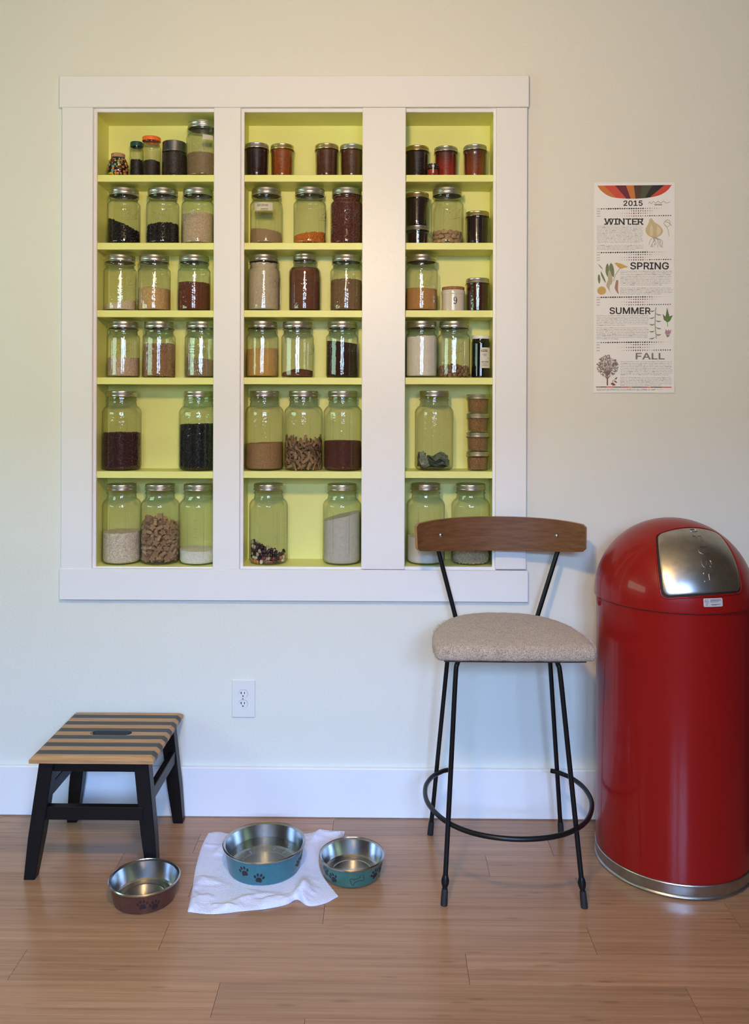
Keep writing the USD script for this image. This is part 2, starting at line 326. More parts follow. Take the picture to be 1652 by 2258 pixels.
SCRIPT = [[(0.10, 0.05), (0.17, 0.45), (0.24, 0.95)],
          [(0.02, 0.62), (0.10, 0.92), (0.27, 1.02), (0.40, 0.86), (0.33, 0.62), (0.19, 0.52), (0.34, 0.46), (0.38, 0.20), (0.26, 0.0), (0.08, 0.02)],
          [(0.62, 0.44), (0.52, 0.46), (0.44, 0.26), (0.47, 0.04), (0.56, 0.04), (0.63, 0.26), (0.65, 0.42), (0.63, 0.12), (0.68, 0.02), (0.76, 0.30), (0.85, 0.82), (0.84, 1.0), (0.78, 0.84), (0.75, 0.24), (0.79, 0.02), (0.88, 0.30), (0.97, 0.84), (0.96, 1.02), (0.90, 0.86), (0.87, 0.24), (0.92, 0.02), (1.02, 0.20)],
          [(-0.02, -0.30), (0.35, -0.24), (0.72, -0.14), (1.08, 0.04), (0.90, -0.14), (0.60, -0.26)]]
def script_on(R, z, w, h, ang=0.0):
    """the maker's flowing script, raised on the glass"""
    ms = [tube(np.column_stack([p := spline([((x - 0.5 + 0.12 * (y - 0.5)) * w, (y - 0.5) * h + 0.16 * x * h) for x, y in st], 6), np.zeros(len(p))]), 0.00085, 8) for st in SCRIPT]
    return wrap(trimesh.util.concatenate(ms), R + 0.0001, z, ang)

# outer profiles (r, z)
P_QUART = [(0, 0.0012), (0.036, 0.0008), (0.040, 0)] + arc(0.0405, 0.0085, 0.0085, -80, 0, 6) + [(0.0492, 0.02), (0.0492, 0.06), (0.0492, 0.118)] + arc(0.0372, 0.121, 0.012, 10, 62, 6) + [(0.0412, 0.1345), (0.0408, 0.139), (0.0412, 0.143), (0.0448, 0.1448), (0.0452, 0.1468), (0.0425, 0.1490), (0.0425, 0.166), (0.0405, 0.168)]
P_REGQ = [(0, 0.0012), (0.036, 0.0008), (0.039, 0)] + arc(0.039, 0.0085, 0.0085, -80, 0, 6) + [(0.0477, 0.02), (0.0477, 0.10), (0.0477, 0.115)] + arc(0.0290, 0.119, 0.0188, 8, 66, 7) + [(0.0343, 0.140), (0.0338, 0.146), (0.0345, 0.1485), (0.0365, 0.1500), (0.0365, 0.152), (0.0335, 0.1545), (0.0335, 0.170), (0.0315, 0.172)]
P_HALF = [(0, 0.003), (0.042, 0.002), (0.045, 0)] + arc(0.0432, 0.0155, 0.0155, -84, 0, 8) + [(0.0584, 0.03), (0.0584, 0.09), (0.0584, 0.165)] + arc(0.0324, 0.172, 0.0262, 6, 62, 9) + [(0.0432, 0.2015), (0.0422, 0.207), (0.0424, 0.2105), (0.0452, 0.2122), (0.0452, 0.2142), (0.0424, 0.2165), (0.0424, 0.236), (0.0405, 0.238)]
P_JELLY = [(0, 0.0012), (0.027, 0.0008), (0.0298, 0)] + arc(0.0298, 0.003, 0.003, -80, 0, 4) + [(0.0331, 0.01), (0.0342, 0.05), (0.0347, 0.078), (0.0347, 0.0795), (0.0368, 0.0806), (0.0370, 0.0826), (0.0338, 0.0842), (0.0338, 0.096), (0.0322, 0.0975)]
P_SQUAT = [(0, 0.0012), (0.025, 0.0008), (0.0275, 0)] + arc(0.0275, 0.003, 0.003, -80, 0, 4) + [(0.0308, 0.008), (0.0322, 0.030), (0.0328, 0.0405), (0.0352, 0.0415), (0.0354, 0.0430), (0.0330, 0.0444), (0.0330, 0.0545), (0.0315, 0.056)]
KIND = {}
def kind(name, prof, band_r, band_z, band_h, extra=None, t=0.0022):
    sh, inner = shell(prof, t)
    KIND[name] = dict(shell=sh, inner=inner, r=max(p[0] for p in prof), band=screw_band(band_r, band_z, band_h), disc=lid_disc(band_r - 0.0026, band_z + band_h - 0.0008), h=band_z + band_h, extra=extra, liner=lathe([(0, band_z + band_h - 0.0034), (band_r - 0.0062, band_z + band_h - 0.0034), (band_r - 0.0062, band_z + band_h - 0.0026), (0, band_z + band_h - 0.0026)], 40))
kind('quart', P_QUART, 0.0447, 0.1508, 0.0195, 'script')
kind('regular', P_REGQ, 0.0355, 0.1560, 0.0180, 'script')
kind('half', P_HALF, 0.0447, 0.2230, 0.0178, 'marks')
kind('jelly', P_JELLY, 0.0352, 0.0850, 0.0150, 'ridges')
kind('squat', P_SQUAT, 0.0348, 0.0440, 0.0138, None)
FIRST = {}
liner_m = plain('lid_liner', (0.55, 0.54, 0.48), 0.5)
CAT = 'jar'
JN = {'quart': 'canning_jar', 'regular': 'canning_jar', 'half': 'canning_jar', 'jelly': 'jam_jar', 'squat': 'jam_jar'}
def jar_parts(t, k, lid, tape=None):
    K = KIND[k]
    part(t, 'glass_body', K['shell'], glass, 40)
    part(t, 'screw_band', K['band'], lid, 30); ld = part(t, 'lid', K['disc'], lid, 30); part(ld, 'liner', K['liner'], liner_m)
    if K['extra'] == 'script':
        tape is not 1 and part(t, 'embossed_script', script_on(K['r'], 0.088, 0.046, 0.024), emboss, True)
        R = K['r']; bars = []
        for a in (-0.62, 0.62): bars.append(wrap(subdiv(cbox(-0.0007, 0.0007, -0.042, 0.042, -0.0004, 0.0008, 0.0003), 0.03), R, 0.066, a))
        [part(t, 'embossed_mark', b_, emboss) for b_ in bars]
    if K['extra'] == 'marks':
        R = K['r']; bars = []
        for a in (-0.42, 0.42): bars.append(wrap(subdiv(cbox(-0.0007, 0.0007, -0.062, 0.062, -0.0004, 0.0009, 0.0003), 0.04), R, 0.098, a))
        for q in range(5): bars.append(wrap(subdiv(cbox(-0.005, 0.005, -0.0008, 0.0008, -0.0004, 0.0009, 0.0003), 0.004), R, 0.035 + q * 0.0255, 0.0))
        [part(t, 'embossed_mark', b_, emboss) for b_ in bars]
    if K['extra'] == 'ridges':
        bars = [wrap(subdiv(cbox(-0.006, 0.006, -0.0006, 0.0006, -0.0004, 0.0008, 0.0003), 0.004), 0.0338 + 0.00003 * q, 0.018 + q * 0.009, 0.0) for q in range(6)]
        [part(t, 'embossed_mark', b_, emboss) for b_ in bars]
JARS = {}
def spot(bay, row, px, yc):
    p = on_wall(px, ROWS[row], yc); return np.array([p[0], yc, SHELF_Z[bay][row]])
DEPTH = {'quart': 0.0560, 'regular': 0.0560, 'half': 0.0618, 'jelly': 0.050, 'squat': 0.050}
def jar(key, bay, row, px, k, label, lid=steel_lid, rot=0.0, yc=None, dz=0.0, tape=None):
    loc = spot(bay, row, px, yc or DEPTH[k]) + np.array([0, 0, dz])
    src = FIRST.get((k, lid))
    if src is None or tape:
        t = thing(JN[k], label, CAT, loc, rot); jar_parts(t, k, lid, tape)
        if not tape: FIRST[(k, lid)] = t
    else:
        t = copy_of(src, JN[k], label, loc, rot)
    JARS[key] = dict(loc=loc, k=k, prim=t)
    return t

# ------------------------------------------------------------------ what the jars hold
def inner_r(prof, z):
    return float(np.interp(z, prof[:, 1], prof[:, 0]))
def fill_mesh(prof, zt, slope=0.0, lump=0.002, seed=0, gap=0.0007, mound=0.0, nr=44, wob=0.0):
    """the body of a filling: follows the inside of the glass, its top at height zt with a slope in x, a mound and lumps"""
    zb = prof[0][1] + 0.0006
    R = lambda z: np.interp(z, PZ, PR)
    keep = np.concatenate([[True], np.diff(prof[:, 1]) > 1e-6]); PZ, PR = prof[keep, 1], prof[keep, 0] - gap
    PZ = np.concatenate([[zb], PZ[1:]]); PR = np.concatenate([[PR[1] * 0.96], PR[1:]])
    a = np.arange(nr) * 2 * PI / nr - PI / 2
    def top(x, y):
        rr = R(zt)
        h = zt + slope * x / rr + mound * (1 - (x * x + y * y) / rr ** 2)
        return h + lump * (meshkit.fbm(np.stack([x * 90, y * 90, np.full_like(x, seed * 3.7)], -1), 3, seed) - 0.5) * 2
    rows = []; NV = 16
    rt = R(zt) if zt < PZ[-1] else PR[-1]
    ht = np.maximum(top(rt * np.cos(a), rt * np.sin(a)), zb + 0.002)
    for i in range(NV + 1):
        s = (i / NV) ** 1.3 if i < NV else 1.0
        z = zb + (ht - zb) * s
        r = R(np.minimum(z, PZ[-1]))
        if wob: r = r - wob * meshkit.fbm(np.stack([np.cos(a) * 5, np.sin(a) * 5, z * 90], -1), 3, seed + 7)
        rows.append(np.stack([r * np.cos(a), r * np.sin(a), z], -1))
    last = rows[-1]
    for i in range(1, 9):
        q = 1 - i / 9
        x, y = last[:, 0] * q, last[:, 1] * q
        rows.append(np.stack([x, y, np.maximum(top(x, y), zb + 0.0015)], -1))
    v = np.vstack(rows); n = len(rows); f = []
    for i in range(n - 1):
        for k in range(nr):
            k2 = (k + 1) % nr
            f += [(i * nr + k, i * nr + k2, (i + 1) * nr + k2), (i * nr + k, (i + 1) * nr + k2, (i + 1) * nr + k)]
    c0 = len(v); v = np.vstack([v, [0, 0, zb], [0, 0, float(np.mean(rows[-1][:, 2]))]])
    for k in range(nr):
        k2 = (k + 1) % nr; f += [(c0, k2, k), (c0 + 1, (n - 1) * nr + k, (n - 1) * nr + k2)]
    return trimesh.Trimesh(v, f, process=False), top, R
ICO0, ICO1 = trimesh.creation.icosahedron(), trimesh.creation.icosphere(1)
def rots(n, rng):
    q = rng.normal(size=(n, 4)); q /= np.linalg.norm(q, axis=1, keepdims=True); w, x, y, z = q.T
    return np.stack([np.stack([1 - 2 * (y * y + z * z), 2 * (x * y - z * w), 2 * (x * z + y * w)], -1), np.stack([2 * (x * y + z * w), 1 - 2 * (x * x + z * z), 2 * (y * z - x * w)], -1), np.stack([2 * (x * z - y * w), 2 * (y * z + x * w), 1 - 2 * (x * x + y * y)], -1)], 1)
def grain_layer(top, R, zb, zt, size, rng, base=ICO0, shape=(1, 0.7, 0.6), sink=0.42):
    """grains lying against the glass (front and sides) and over the top"""
    s = size; P = []
    z = zb + s * 0.4
    while z < zt + 0.05:
        r = float(R(z)) - s * sink * shape[2]; n = max(6, int(1.36 * PI * r / (s * 0.74)))
        a = -PI / 2 + np.linspace(-0.68 * PI, 0.68 * PI, n) + rng.uniform(-0.4, 0.4, n) * s / r
        x, y = r * np.cos(a), r * np.sin(a); zz = z + rng.uniform(-0.25, 0.25, n) * s
        ok = zz < top(x, y) + s * 0.1; P.append(np.stack([x, y, zz], -1)[ok])
        z += s * 0.66
    rt = float(R(zt)) - s * 0.5; n = int(rt * rt * PI / (s * s * 0.52)); q = rng.uniform(-rt, rt, (n * 2, 2)); q = q[(q ** 2).sum(1) < rt * rt]
    P.append(np.stack([q[:, 0], q[:, 1], top(q[:, 0], q[:, 1]) + rng.uniform(-0.2, 0.25, len(q)) * s], -1)); P = np.vstack(P); n = len(P)
    sc = np.array(shape) * s * 0.56 * rng.uniform(0.85, 1.1, (n, 1))
    v = np.einsum('nij,nkj->nki', rots(n, rng), base.vertices[None] / np.linalg.norm(base.vertices[0]) * sc[:, None, :])
    # keep every grain inside the glass
    rad = np.linalg.norm(P[:, :2], axis=1); far = np.linalg.norm(v[:, :, :2] + P[:, None, :2], axis=2).max(1); lim = R(np.clip(P[:, 2], 0, 1)) + 0.0004
    k = np.where(far > lim, np.maximum(rad - (far - lim), 0) / np.maximum(rad, 1e-9), 1.0); P[:, :2] *= k[:, None]
    v = v + P[:, None]
    m = len(base.vertices); f = (base.faces[None] + (np.arange(n) * m)[:, None, None]).reshape(-1, 3)
    return trimesh.Trimesh(v.reshape(-1, 3), f, process=False)
def filling(key, name, label, cat, m, y, slope=0.0, lump=0.0015, mound=0.0, grain=0.0, shape=(1, 0.72, 0.6), base=ICO0, core=None, seed=1, wob=0.0, smooth=True):
    """y: photo height of the top of the filling where it meets the front glass"""
    J = JARS[key]; K = KIND[J['k']]; loc = J['loc']; prof = K['inner']
    px = proj(loc)[0]; zt = float(on_wall(px, y, loc[1] - K['r'] * 0.8)[2]) - loc[2]
    zt = min(max(zt, 0.008), prof[:, 1].max() - 0.002)
    body, top, R = fill_mesh(prof, zt, slope, lump, seed, 0.0007 if not grain else 0.0007 + grain * 0.30, mound, wob=wob)
    if grain:
        rng = np.random.default_rng(seed); zb = prof[0][1]
        R2 = lambda z: np.interp(z, *inner_table(prof))
        g = grain_layer(top, R2, zb, zt, grain, rng, base, shape)
        b = usdmerge(body, g)
        return solo(name, b, m, label, cat, kind='stuff', smooth=50, loc=loc)
    return solo(name, body, m, label, cat, kind='stuff', smooth=smooth and 60, loc=loc)
def inner_table(prof):
    keep = np.concatenate([[True], np.diff(prof[:, 1]) > 1e-6]); z, r = prof[keep, 1], prof[keep, 0].copy(); r[0] = r[1] * 0.96
    return z, r - 0.0006
def usdmerge(a, b): return trimesh.util.concatenate([a, b])
def proj(P):
    d = np.array(P) - EYE; z = d @ _f; return (CX + F * (d @ _r) / z, CY - F * (d @ _u) / z)
def brown(a, b, c): return [(0, a), (0.5, b), (1, c)]
# ------------------------------------------------------------------ the left bay
L, MI, RI = 0, 1, 2
# top shelf odd jars
def simple_jar(name, label, loc, prof, lidm, lidprof, lidname='lid', t=0.0018):
    x = thing(name, label, 'jar', loc); sh, inner = shell(prof, t, 0.003)
    part(x, 'glass_body', sh, glass, 40); part(x, lidname, lathe(lidprof, SEG), lidm, 30); return x, inner
# cork-stoppered mosaic pot
loc = spot(L, 0, 260.5, 0.045); loc_mos = loc
t = thing('mosaic_jar', 'small round-bellied jar covered in coloured mosaic chips, stopped with a cork', 'jar', loc)
body = [(0, 0), (0.022, 0), (0.0275, 0.004), (0.0318, 0.016), (0.0325, 0.026), (0.0300, 0.040), (0.0245, 0.053), (0.0208, 0.059), (0.0205, 0.0605), (0.018, 0.0605), (0.018, 0.055), (0.0, 0.055)]
part(t, 'body', lathe(body, 44), plain('dark_glaze', (0.010, 0.005, 0.006), 0.15, coat=0.5), 40)
part(t, 'cork', lathe([(0, 0.0555), (0.0176, 0.0555), (0.0182, 0.061), (0.0205, 0.0625), (0.0208, 0.072), (0.0196, 0.0735), (0, 0.0738)], 32), mottled('cork', [(0.3, (0.30, 0.16, 0.07)), (0.55, (0.48, 0.29, 0.14)), (0.75, (0.58, 0.38, 0.2))], 260.0, 0.8, bump=0.0006), 35)
rng = np.random.default_rng(5); chip = {}
cols = [('mosaic_yellow', (0.55, 0.48, 0.03)), ('mosaic_orange', (0.55, 0.20, 0.03)), ('mosaic_turquoise', (0.12, 0.36, 0.27)), ('mosaic_rose', (0.33, 0.09, 0.07)), ('mosaic_amber', (0.42, 0.19, 0.03)), ('mosaic_brown', (0.12, 0.05, 0.035))]
bp = np.array(body[:8])
for z in np.arange(0.004, 0.056, 0.0062):
    r = np.interp(z, bp[1:, 1], bp[1:, 0]); n = int(2 * PI * r / 0.0085)
    for q in range(n):
        if rng.random() < 0.30: continue
        a = q * 2 * PI / n + rng.uniform(-0.1, 0.1); s = rng.uniform(0.0026, 0.0050)
        k = cols[int(rng.integers(0, 6))] if z > 0.014 else cols[[1, 0, 4, 1][int(rng.integers(0, 4))]]
        e = m3.Manifold.sphere(1.0, 10).scale((s, 0.0012, s * rng.uniform(0.8, 1.3))); e = tm(e); e.apply_transform(trimesh.transformations.rotation_matrix(a, (0, 0, 1)))
        e.apply_translation((r * math.sin(a), -r * math.cos(a), z)); chip.setdefault(k, []).append(e)
for k, ms in chip.items():
    for e in ms: part(t, 'mosaic_chip', e, plain(k[0], k[1], 0.2, coat=0.4), True)
def straight(r, h, neck):
    return [(0, 0.001), (r * 0.82, 0.0006), (r * 0.88, 0)] + arc(r - 0.004, 0.004, 0.004, -70, 0, 4) + [(r, 0.012), (r, h * 0.4), (r, h * 0.74)] + arc(r - 0.006, h * 0.77, 0.006, 0, 60, 4) + [(neck, h * 0.86), (neck, h * 0.9), (neck + 0.0012, h * 0.92), (neck, h * 0.94), (neck, h)]
def lidp(r, z0, z1): return [(r - 0.001, z0), (r, z0), (r + 0.0004, z0 + 0.001), (r, z1 - 0.0015), (r - 0.0012, z1), (r - 0.004, z1), (r - 0.005, z1 - 0.001), (0, z1 - 0.001), (0, z1 - 0.003), (r - 0.001, z1 - 0.003)]
TALL = [('spice_jar', 'slim clear jar with a dark green lid, half full of peppercorns', 301.5, 0.066, 0.0205, 0.112, plain('green_lid', (0.008, 0.07, 0.055), 0.3, coat=0.3), 352, 0.0195, 0.101),
        ('spice_jar', 'slim clear jar with a flat orange lid, half full of black tea', 334.0, 0.050, 0.0275, 0.122, plain('orange_lid', (0.85, 0.16, 0.025), 0.35, coat=0.2), 353, 0.0275, 0.113),
        ('spice_jar', 'stout clear jar with a tall brushed steel cap, filled with dark dried leaves', 384.5, 0.050, 0.0372, 0.106, mottled('cap_steel', [(0.3, (0.22, 0.22, 0.24)), (0.7, (0.34, 0.34, 0.36))], 30.0, 0.28, metal=1.0), 336, 0.0355, 0.0785)]
PEP = grains('peppercorn', brown((0.012, 0.009, 0.008), (0.035, 0.026, 0.022), (0.075, 0.055, 0.045)), 0.55)
TEA = grains('dried_leaf', brown((0.02, 0.013, 0.009), (0.055, 0.038, 0.028), (0.12, 0.085, 0.06)), 0.6)
for q, (nm, lab, px, yc, r, h, lm, fy, lr, lz) in enumerate(TALL):
    loc = spot(L, 0, px, yc)
    t, inner = simple_jar(nm, lab, loc, straight(r, h, r * 0.86), lm, lidp(lr, lz, h + 0.003))
    zt = float(on_wall(px, fy, yc - r * 0.8)[2]) - loc[2]; g = 0.0042 if q != 2 else 0.0048
    body, top, R = fill_mesh(inner, zt, 0.0, 0.002, 40 + q, 0.0007 + g * 0.3); R2 = lambda z, inner=inner: np.interp(z, *inner_table(inner))
    solo(['peppercorns', 'black_tea', 'dried_leaves'][q], [body, grain_layer(top, R2, 0.003, zt, g, np.random.default_rng(q), ICO0, (1, 0.9, 0.8) if q == 0 else (1, 0.6, 0.4))], PEP if q == 0 else TEA,
         ['black peppercorns in the slim jar with the green lid', 'black tea leaves in the slim jar with the orange lid', 'dark dried leaves filling the jar with the tall steel cap'][q], ['peppercorns', 'tea', 'dried leaves'][q], kind='stuff', smooth=50, loc=loc)

def taped(key, text_lines, R, z, w, h, ang, prim, slope=0.0):
    m = wrap(subdiv(cbox(-w / 2, w / 2, -h / 2, h / 2, 0, 0.0003, 0.0001), 0.005), R + 0.0004, z, ang)
    lb = part(prim, 'tape_label', m, plain('tape', (0.60, 0.57, 0.47), 0.7), label='pale paper tape label')
    for q, (tx, tw, thh, dy, dx) in enumerate(text_lines):
        part(lb, 'handwriting', wrap(moved(subdiv(lettering(tx, tw, thh, 0.0002, False, 0.25), 0.005), (dx, dy, 0)), R + 0.0008, z, ang), plain('ink', (0.05, 0.05, 0.06), 0.7))

j = jar('L0e', L, 0, 447, 'quart', 'quart canning jar of brown grain with a blank tape label, tallest on its top shelf', rot=-0.1, tape=2)
taped('L0e', [], 0.0492, 0.116, 0.032, 0.014, 0.62, j)
filling('L0e', 'whole_grain', 'brown whole grain in the tallest jar of the top left shelf', 'grain', grains('grain_brown', brown((0.20, 0.14, 0.075), (0.34, 0.245, 0.145), (0.50, 0.38, 0.25)), 0.6), 336, 0.0, 0.001, grain=0.0048, shape=(1, 0.5, 0.45), seed=3)

BLK = grains('black_bean', brown((0.008, 0.006, 0.008), (0.018, 0.013, 0.016), (0.045, 0.034, 0.036)), 0.3)
jar('L1a', L, 1, 273, 'quart', 'quart canning jar with black beans heaped higher on its left side', rot=0.8)
filling('L1a', 'black_beans', 'black beans sloping down to the right inside a quart jar', 'beans', BLK, 493, -0.019, 0.003, grain=0.0075, seed=4)
jar('L1b', L, 1, 359, 'quart', 'embossed quart canning jar one third full of level black beans')
filling('L1b', 'black_beans', 'level black beans in the quart jar right of the sloping black beans', 'beans', BLK, 493, 0.003, 0.003, grain=0.0075, seed=5)
jar('L1c', L, 1, 436.5, 'quart', 'quart canning jar of pale tan rice, rightmost on the second left shelf', rot=-0.5)
filling('L1c', 'brown_rice', 'pale tan rice, half a quart jar, beside the level black beans', 'rice', seeds('rice_tan', brown((0.36, 0.27, 0.19), (0.47, 0.36, 0.26), (0.58, 0.47, 0.36)), 420.0, bump=0.0012, stretch=(1, 1, 1.5)), 469, 0.002, 0.001, seed=6)

jar('L2a', L, 2, 265, 'quart', 'nearly empty quart jar with a low slope of pale grain, leftmost on the third shelf', rot=1.2)
filling('L2a', 'millet', 'low slope of pale grain rising to the right in a nearly empty quart jar', 'grain', seeds('grain_pale', brown((0.42, 0.34, 0.24), (0.54, 0.45, 0.34), (0.64, 0.56, 0.45)), 520.0, bump=0.0008), 667, 0.009, 0.001, seed=7)
jar('L2b', L, 2, 340, 'quart', 'embossed quart jar of golden cracked wheat, middle of the third left shelf')
filling('L2b', 'cracked_wheat', 'golden cracked wheat mounded in the middle jar of the third left shelf', 'grain', seeds('wheat', brown((0.36, 0.22, 0.09), (0.47, 0.30, 0.14), (0.56, 0.38, 0.19)), 560.0, bump=0.0008), 634, -0.002, 0.002, mound=0.004, seed=8)
jar('L2c', L, 2, 428, 'quart', 'quart jar of rust-red rice, rightmost on the third left shelf', rot=-0.25)
filling('L2c', 'red_rice', 'rust-red rice filling half a quart jar on the third left shelf', 'rice', grains('red_rice', brown((0.12, 0.028, 0.014), (0.20, 0.055, 0.028), (0.36, 0.15, 0.08)), 0.45), 622, -0.001, 0.001, grain=0.0046, shape=(1, 0.42, 0.4), seed=9)

jar('L3a', L, 3, 272, 'quart', 'quart jar one third full of rosy beige grain, leftmost on the fourth shelf', rot=0.15)
filling('L3a', 'pearl_grain', 'rosy beige grain in the leftmost jar of the fourth shelf', 'grain', seeds('rosy', brown((0.34, 0.24, 0.17), (0.45, 0.34, 0.26), (0.56, 0.45, 0.36)), 430.0, bump=0.001), 788, 0.0, 0.001, seed=10)
jar('L3b', L, 3, 351, 'quart', 'quart jar of tan bran flakes in the middle of the fourth left shelf', rot=0.05)
filling('L3b', 'bran_flakes', 'tan bran flakes filling most of a quart jar', 'flakes', grains('bran', brown((0.26, 0.15, 0.07), (0.40, 0.25, 0.13), (0.54, 0.38, 0.23)), 0.7), 759, 0.001, 0.003, grain=0.0052, shape=(1, 0.9, 0.3), seed=11)
jar('L3c', L, 3, 443.5, 'quart', 'quart jar with a crumpled clear plastic bag of brown sugar inside', rot=0.0)
filling('L3c', 'brown_sugar', 'brown sugar in a plastic bag inside a quart jar', 'sugar', mottled('sugar_brown', [(0.3, (0.27, 0.18, 0.12)), (0.7, (0.40, 0.29, 0.21))], 240.0, 0.7, bump=0.002), 790, -0.006, 0.003, seed=12, wob=0.004)
# the bag: a crumpled sleeve standing in the jar
J = JARS['L3c']; rng = np.random.default_rng(31); a = -PI / 2 + np.linspace(-1.9, 1.9, 40); rows = []
for z in np.linspace(0.006, 0.139, 20):
    base = np.interp(z, *inner_table(KIND['quart']['inner'])) - 0.0012
    k = 0.0022 if z > 0.05 else 0.001
    rr = base - k * meshkit.fbm(np.stack([np.cos(a) * 2.6, np.sin(a) * 2.6, np.full(40, z * 40)], -1), 3, 9)
    rows.append(np.stack([rr * np.cos(a), rr * np.sin(a), np.full(40, z)], -1))
v = np.vstack(rows); f = [(i * 40 + k, i * 40 + (k + 1) % 40, (i + 1) * 40 + (k + 1) % 40, (i + 1) * 40 + k) for i in range(19) for k in range(39)]
bag = trimesh.Trimesh(v, np.array(f)[:, [0, 1, 2, 0, 2, 3]].reshape(-1, 3), process=False)
bagm = glassy('clear_plastic', (0.985, 0.975, 0.955), (0.93, 0.91, 0.87), 0.003)
bg = thing('plastic_bag', 'crumpled clear plastic bag lining the jar of brown sugar', 'bag', J['loc'])
part(bg, 'film', bag, bagm, True)
for q in range(4):
    ln = [ext(sg.box(x, -0.001, x + w, 0.001), 0.0002) for x, w in ((-0.012, 0.006), (-0.0045, 0.007), (0.004, 0.004))]
    part(bg, 'printed_line', wrap(moved(trimesh.util.concatenate(ln), (-0.008, 0, 0)), 0.0445, 0.098 - q * 0.008, -0.22), plain('bag_print', (0.09, 0.085, 0.07), 0.6))

RB = grains('red_bean', brown((0.035, 0.008, 0.010), (0.075, 0.018, 0.018), (0.14, 0.045, 0.04)), 0.3)
jar('L4a', L, 4, 268.5, 'half', 'half-gallon jar half full of small dark red beans', rot=0.12)
filling('L4a', 'adzuki_beans', 'small dark red beans in the half-gallon jar on the fifth left shelf', 'beans', RB, 957, 0.0, 0.001, grain=0.0058, seed=13)
jar('L4b', L, 4, 437.5, 'half', 'half-gallon jar of shiny black beans, alone at the right of its shelf', rot=0.1)
filling('L4b', 'black_beans', 'shiny black beans in the half-gallon jar at the right of the fifth left shelf', 'beans', grains('turtle_bean', brown((0.006, 0.007, 0.010), (0.012, 0.014, 0.018), (0.035, 0.037, 0.042)), 0.28), 938, 0.001, 0.001, grain=0.0062, seed=14)

jar('L5a', L, 5, 268.5, 'half', 'half-gallon jar of off-white grain at the bottom left of the niche', rot=0.06)
filling('L5a', 'pearl_barley', 'off-white grain in the bottom left half-gallon jar', 'grain', seeds('barley', brown((0.42, 0.35, 0.27), (0.54, 0.46, 0.37), (0.66, 0.58, 0.49)), 330.0, bump=0.0015), 1176, 0.001, 0.002, seed=15)
jar('L5b', L, 5, 353, 'half', 'half-gallon jar of star-shaped dog biscuits, middle of the bottom left shelf', rot=-0.05)
jar('L5c', L, 5, 437.5, 'half', 'half-gallon jar with a little white rice, rightmost of the bottom left shelf', rot=0.05)
filling('L5c', 'white_rice', 'thin layer of white rice in the rightmost half-gallon jar of the bottom left shelf', 'rice', seeds('rice_white', brown((0.56, 0.53, 0.45), (0.68, 0.66, 0.58), (0.78, 0.77, 0.70)), 400.0, bump=0.0012), 1216, -0.001, 0.001, mound=0.003, seed=16)

# ------------------------------------------------------------------ pieces in jars that can be told apart
def place(R3, p):
    m = np.eye(4); m[:3, :3] = R3; m[:3, 3] = p; return m
def axes(a, spin, tilt):
    """local z points outwards at angle a, local x spun about it and tilted"""
    out = np.array([math.sin(a), -math.cos(a), 0]); tan = np.array([math.cos(a), math.sin(a), 0]); up = np.array([0, 0, 1.0])
    z = out * math.cos(tilt) + up * math.sin(tilt); z /= np.linalg.norm(z); y0 = up - z * (up @ z); y0 /= np.linalg.norm(y0); x0 = np.cross(y0, z)
    x = x0 * math.cos(spin) + y0 * math.sin(spin); y = np.cross(z, x)
    return np.stack([x, y, z], 1)
def rings(rin, z0, top, size, thick, layers, rng, rowh=None, span=0.66):
    out = []; rowh = rowh or size
    for l in range(layers):
        r = rin - thick * (0.62 + 1.05 * l); n = max(3, int(2 * PI * r / size)); row = 0; z = z0 + rowh * (0.5 + 0.5 * (l % 2))
        while z < z0 + 0.2:
            for q in range(n):
                a = (q + 0.5 * ((row + l) % 2) + rng.uniform(-0.08, 0.08)) * 2 * PI / n - PI
                if abs(a) < span * PI and z + rowh * 0.35 < top(r * math.sin(a), -r * math.cos(a)): out.append((a, r, z + rng.uniform(-0.08, 0.08) * rowh, l))
            z += rowh; row += 1
    return out
def pieces(key, name, cat, label, group, meshes, mats, spots, rng, tilt=0.2, spin=PI):
    J = JARS[key]; src = [None] * len(meshes)
    for (a, r, z, l) in spots:
        k = int(rng.integers(0, len(meshes))); lb, gp = (label[k], group[k]) if isinstance(label, list) else (label, group)
        R3 = axes(a, rng.uniform(-spin, spin), rng.uniform(-tilt, tilt)); p = J['loc'] + np.array([r * math.sin(a), -r * math.cos(a), z])
        if src[k] is None:
            t = thing(name, lb, cat, group=gp, matrix=place(R3, p)); part(t, 'body', meshes[k], mats[k % len(mats)], 40); src[k] = t
        else: copy_of(src[k], name, lb, group=gp, matrix=place(R3, p))
def star(r, d):
    pts = []
    for q in range(10): pts.append(((r if q % 2 == 0 else r * 0.52) * math.sin(q * PI / 5), (r if q % 2 == 0 else r * 0.52) * math.cos(q * PI / 5)))
    P = sg.Polygon(pts).buffer(-0.0012).buffer(0.0024, 3).buffer(-0.0006, 3)
    m = ext(P, d); m.apply_translation((0, 0, -d / 2)); return m
bis = [mottled('biscuit_%s' % w, [(0.3, a), (0.7, b)], 260.0, 0.85, bump=0.001) for w, a, b in (('warm', (0.31, 0.19, 0.10), (0.46, 0.29, 0.17)), ('pale', (0.36, 0.235, 0.135), (0.52, 0.35, 0.215)), ('dark', (0.25, 0.15, 0.08), (0.39, 0.24, 0.14)))]
stick = lambda l, w, d: cbox(-l / 2, l / 2, -w / 2, w / 2, -d / 2, d / 2, 0.0012)
rng = np.random.default_rng(21); rin = 0.0558
bt = lambda x, y: 0.135 + 0.018 * math.cos((x + 0.005) * 40) + 0.004 * math.sin(x * 160)
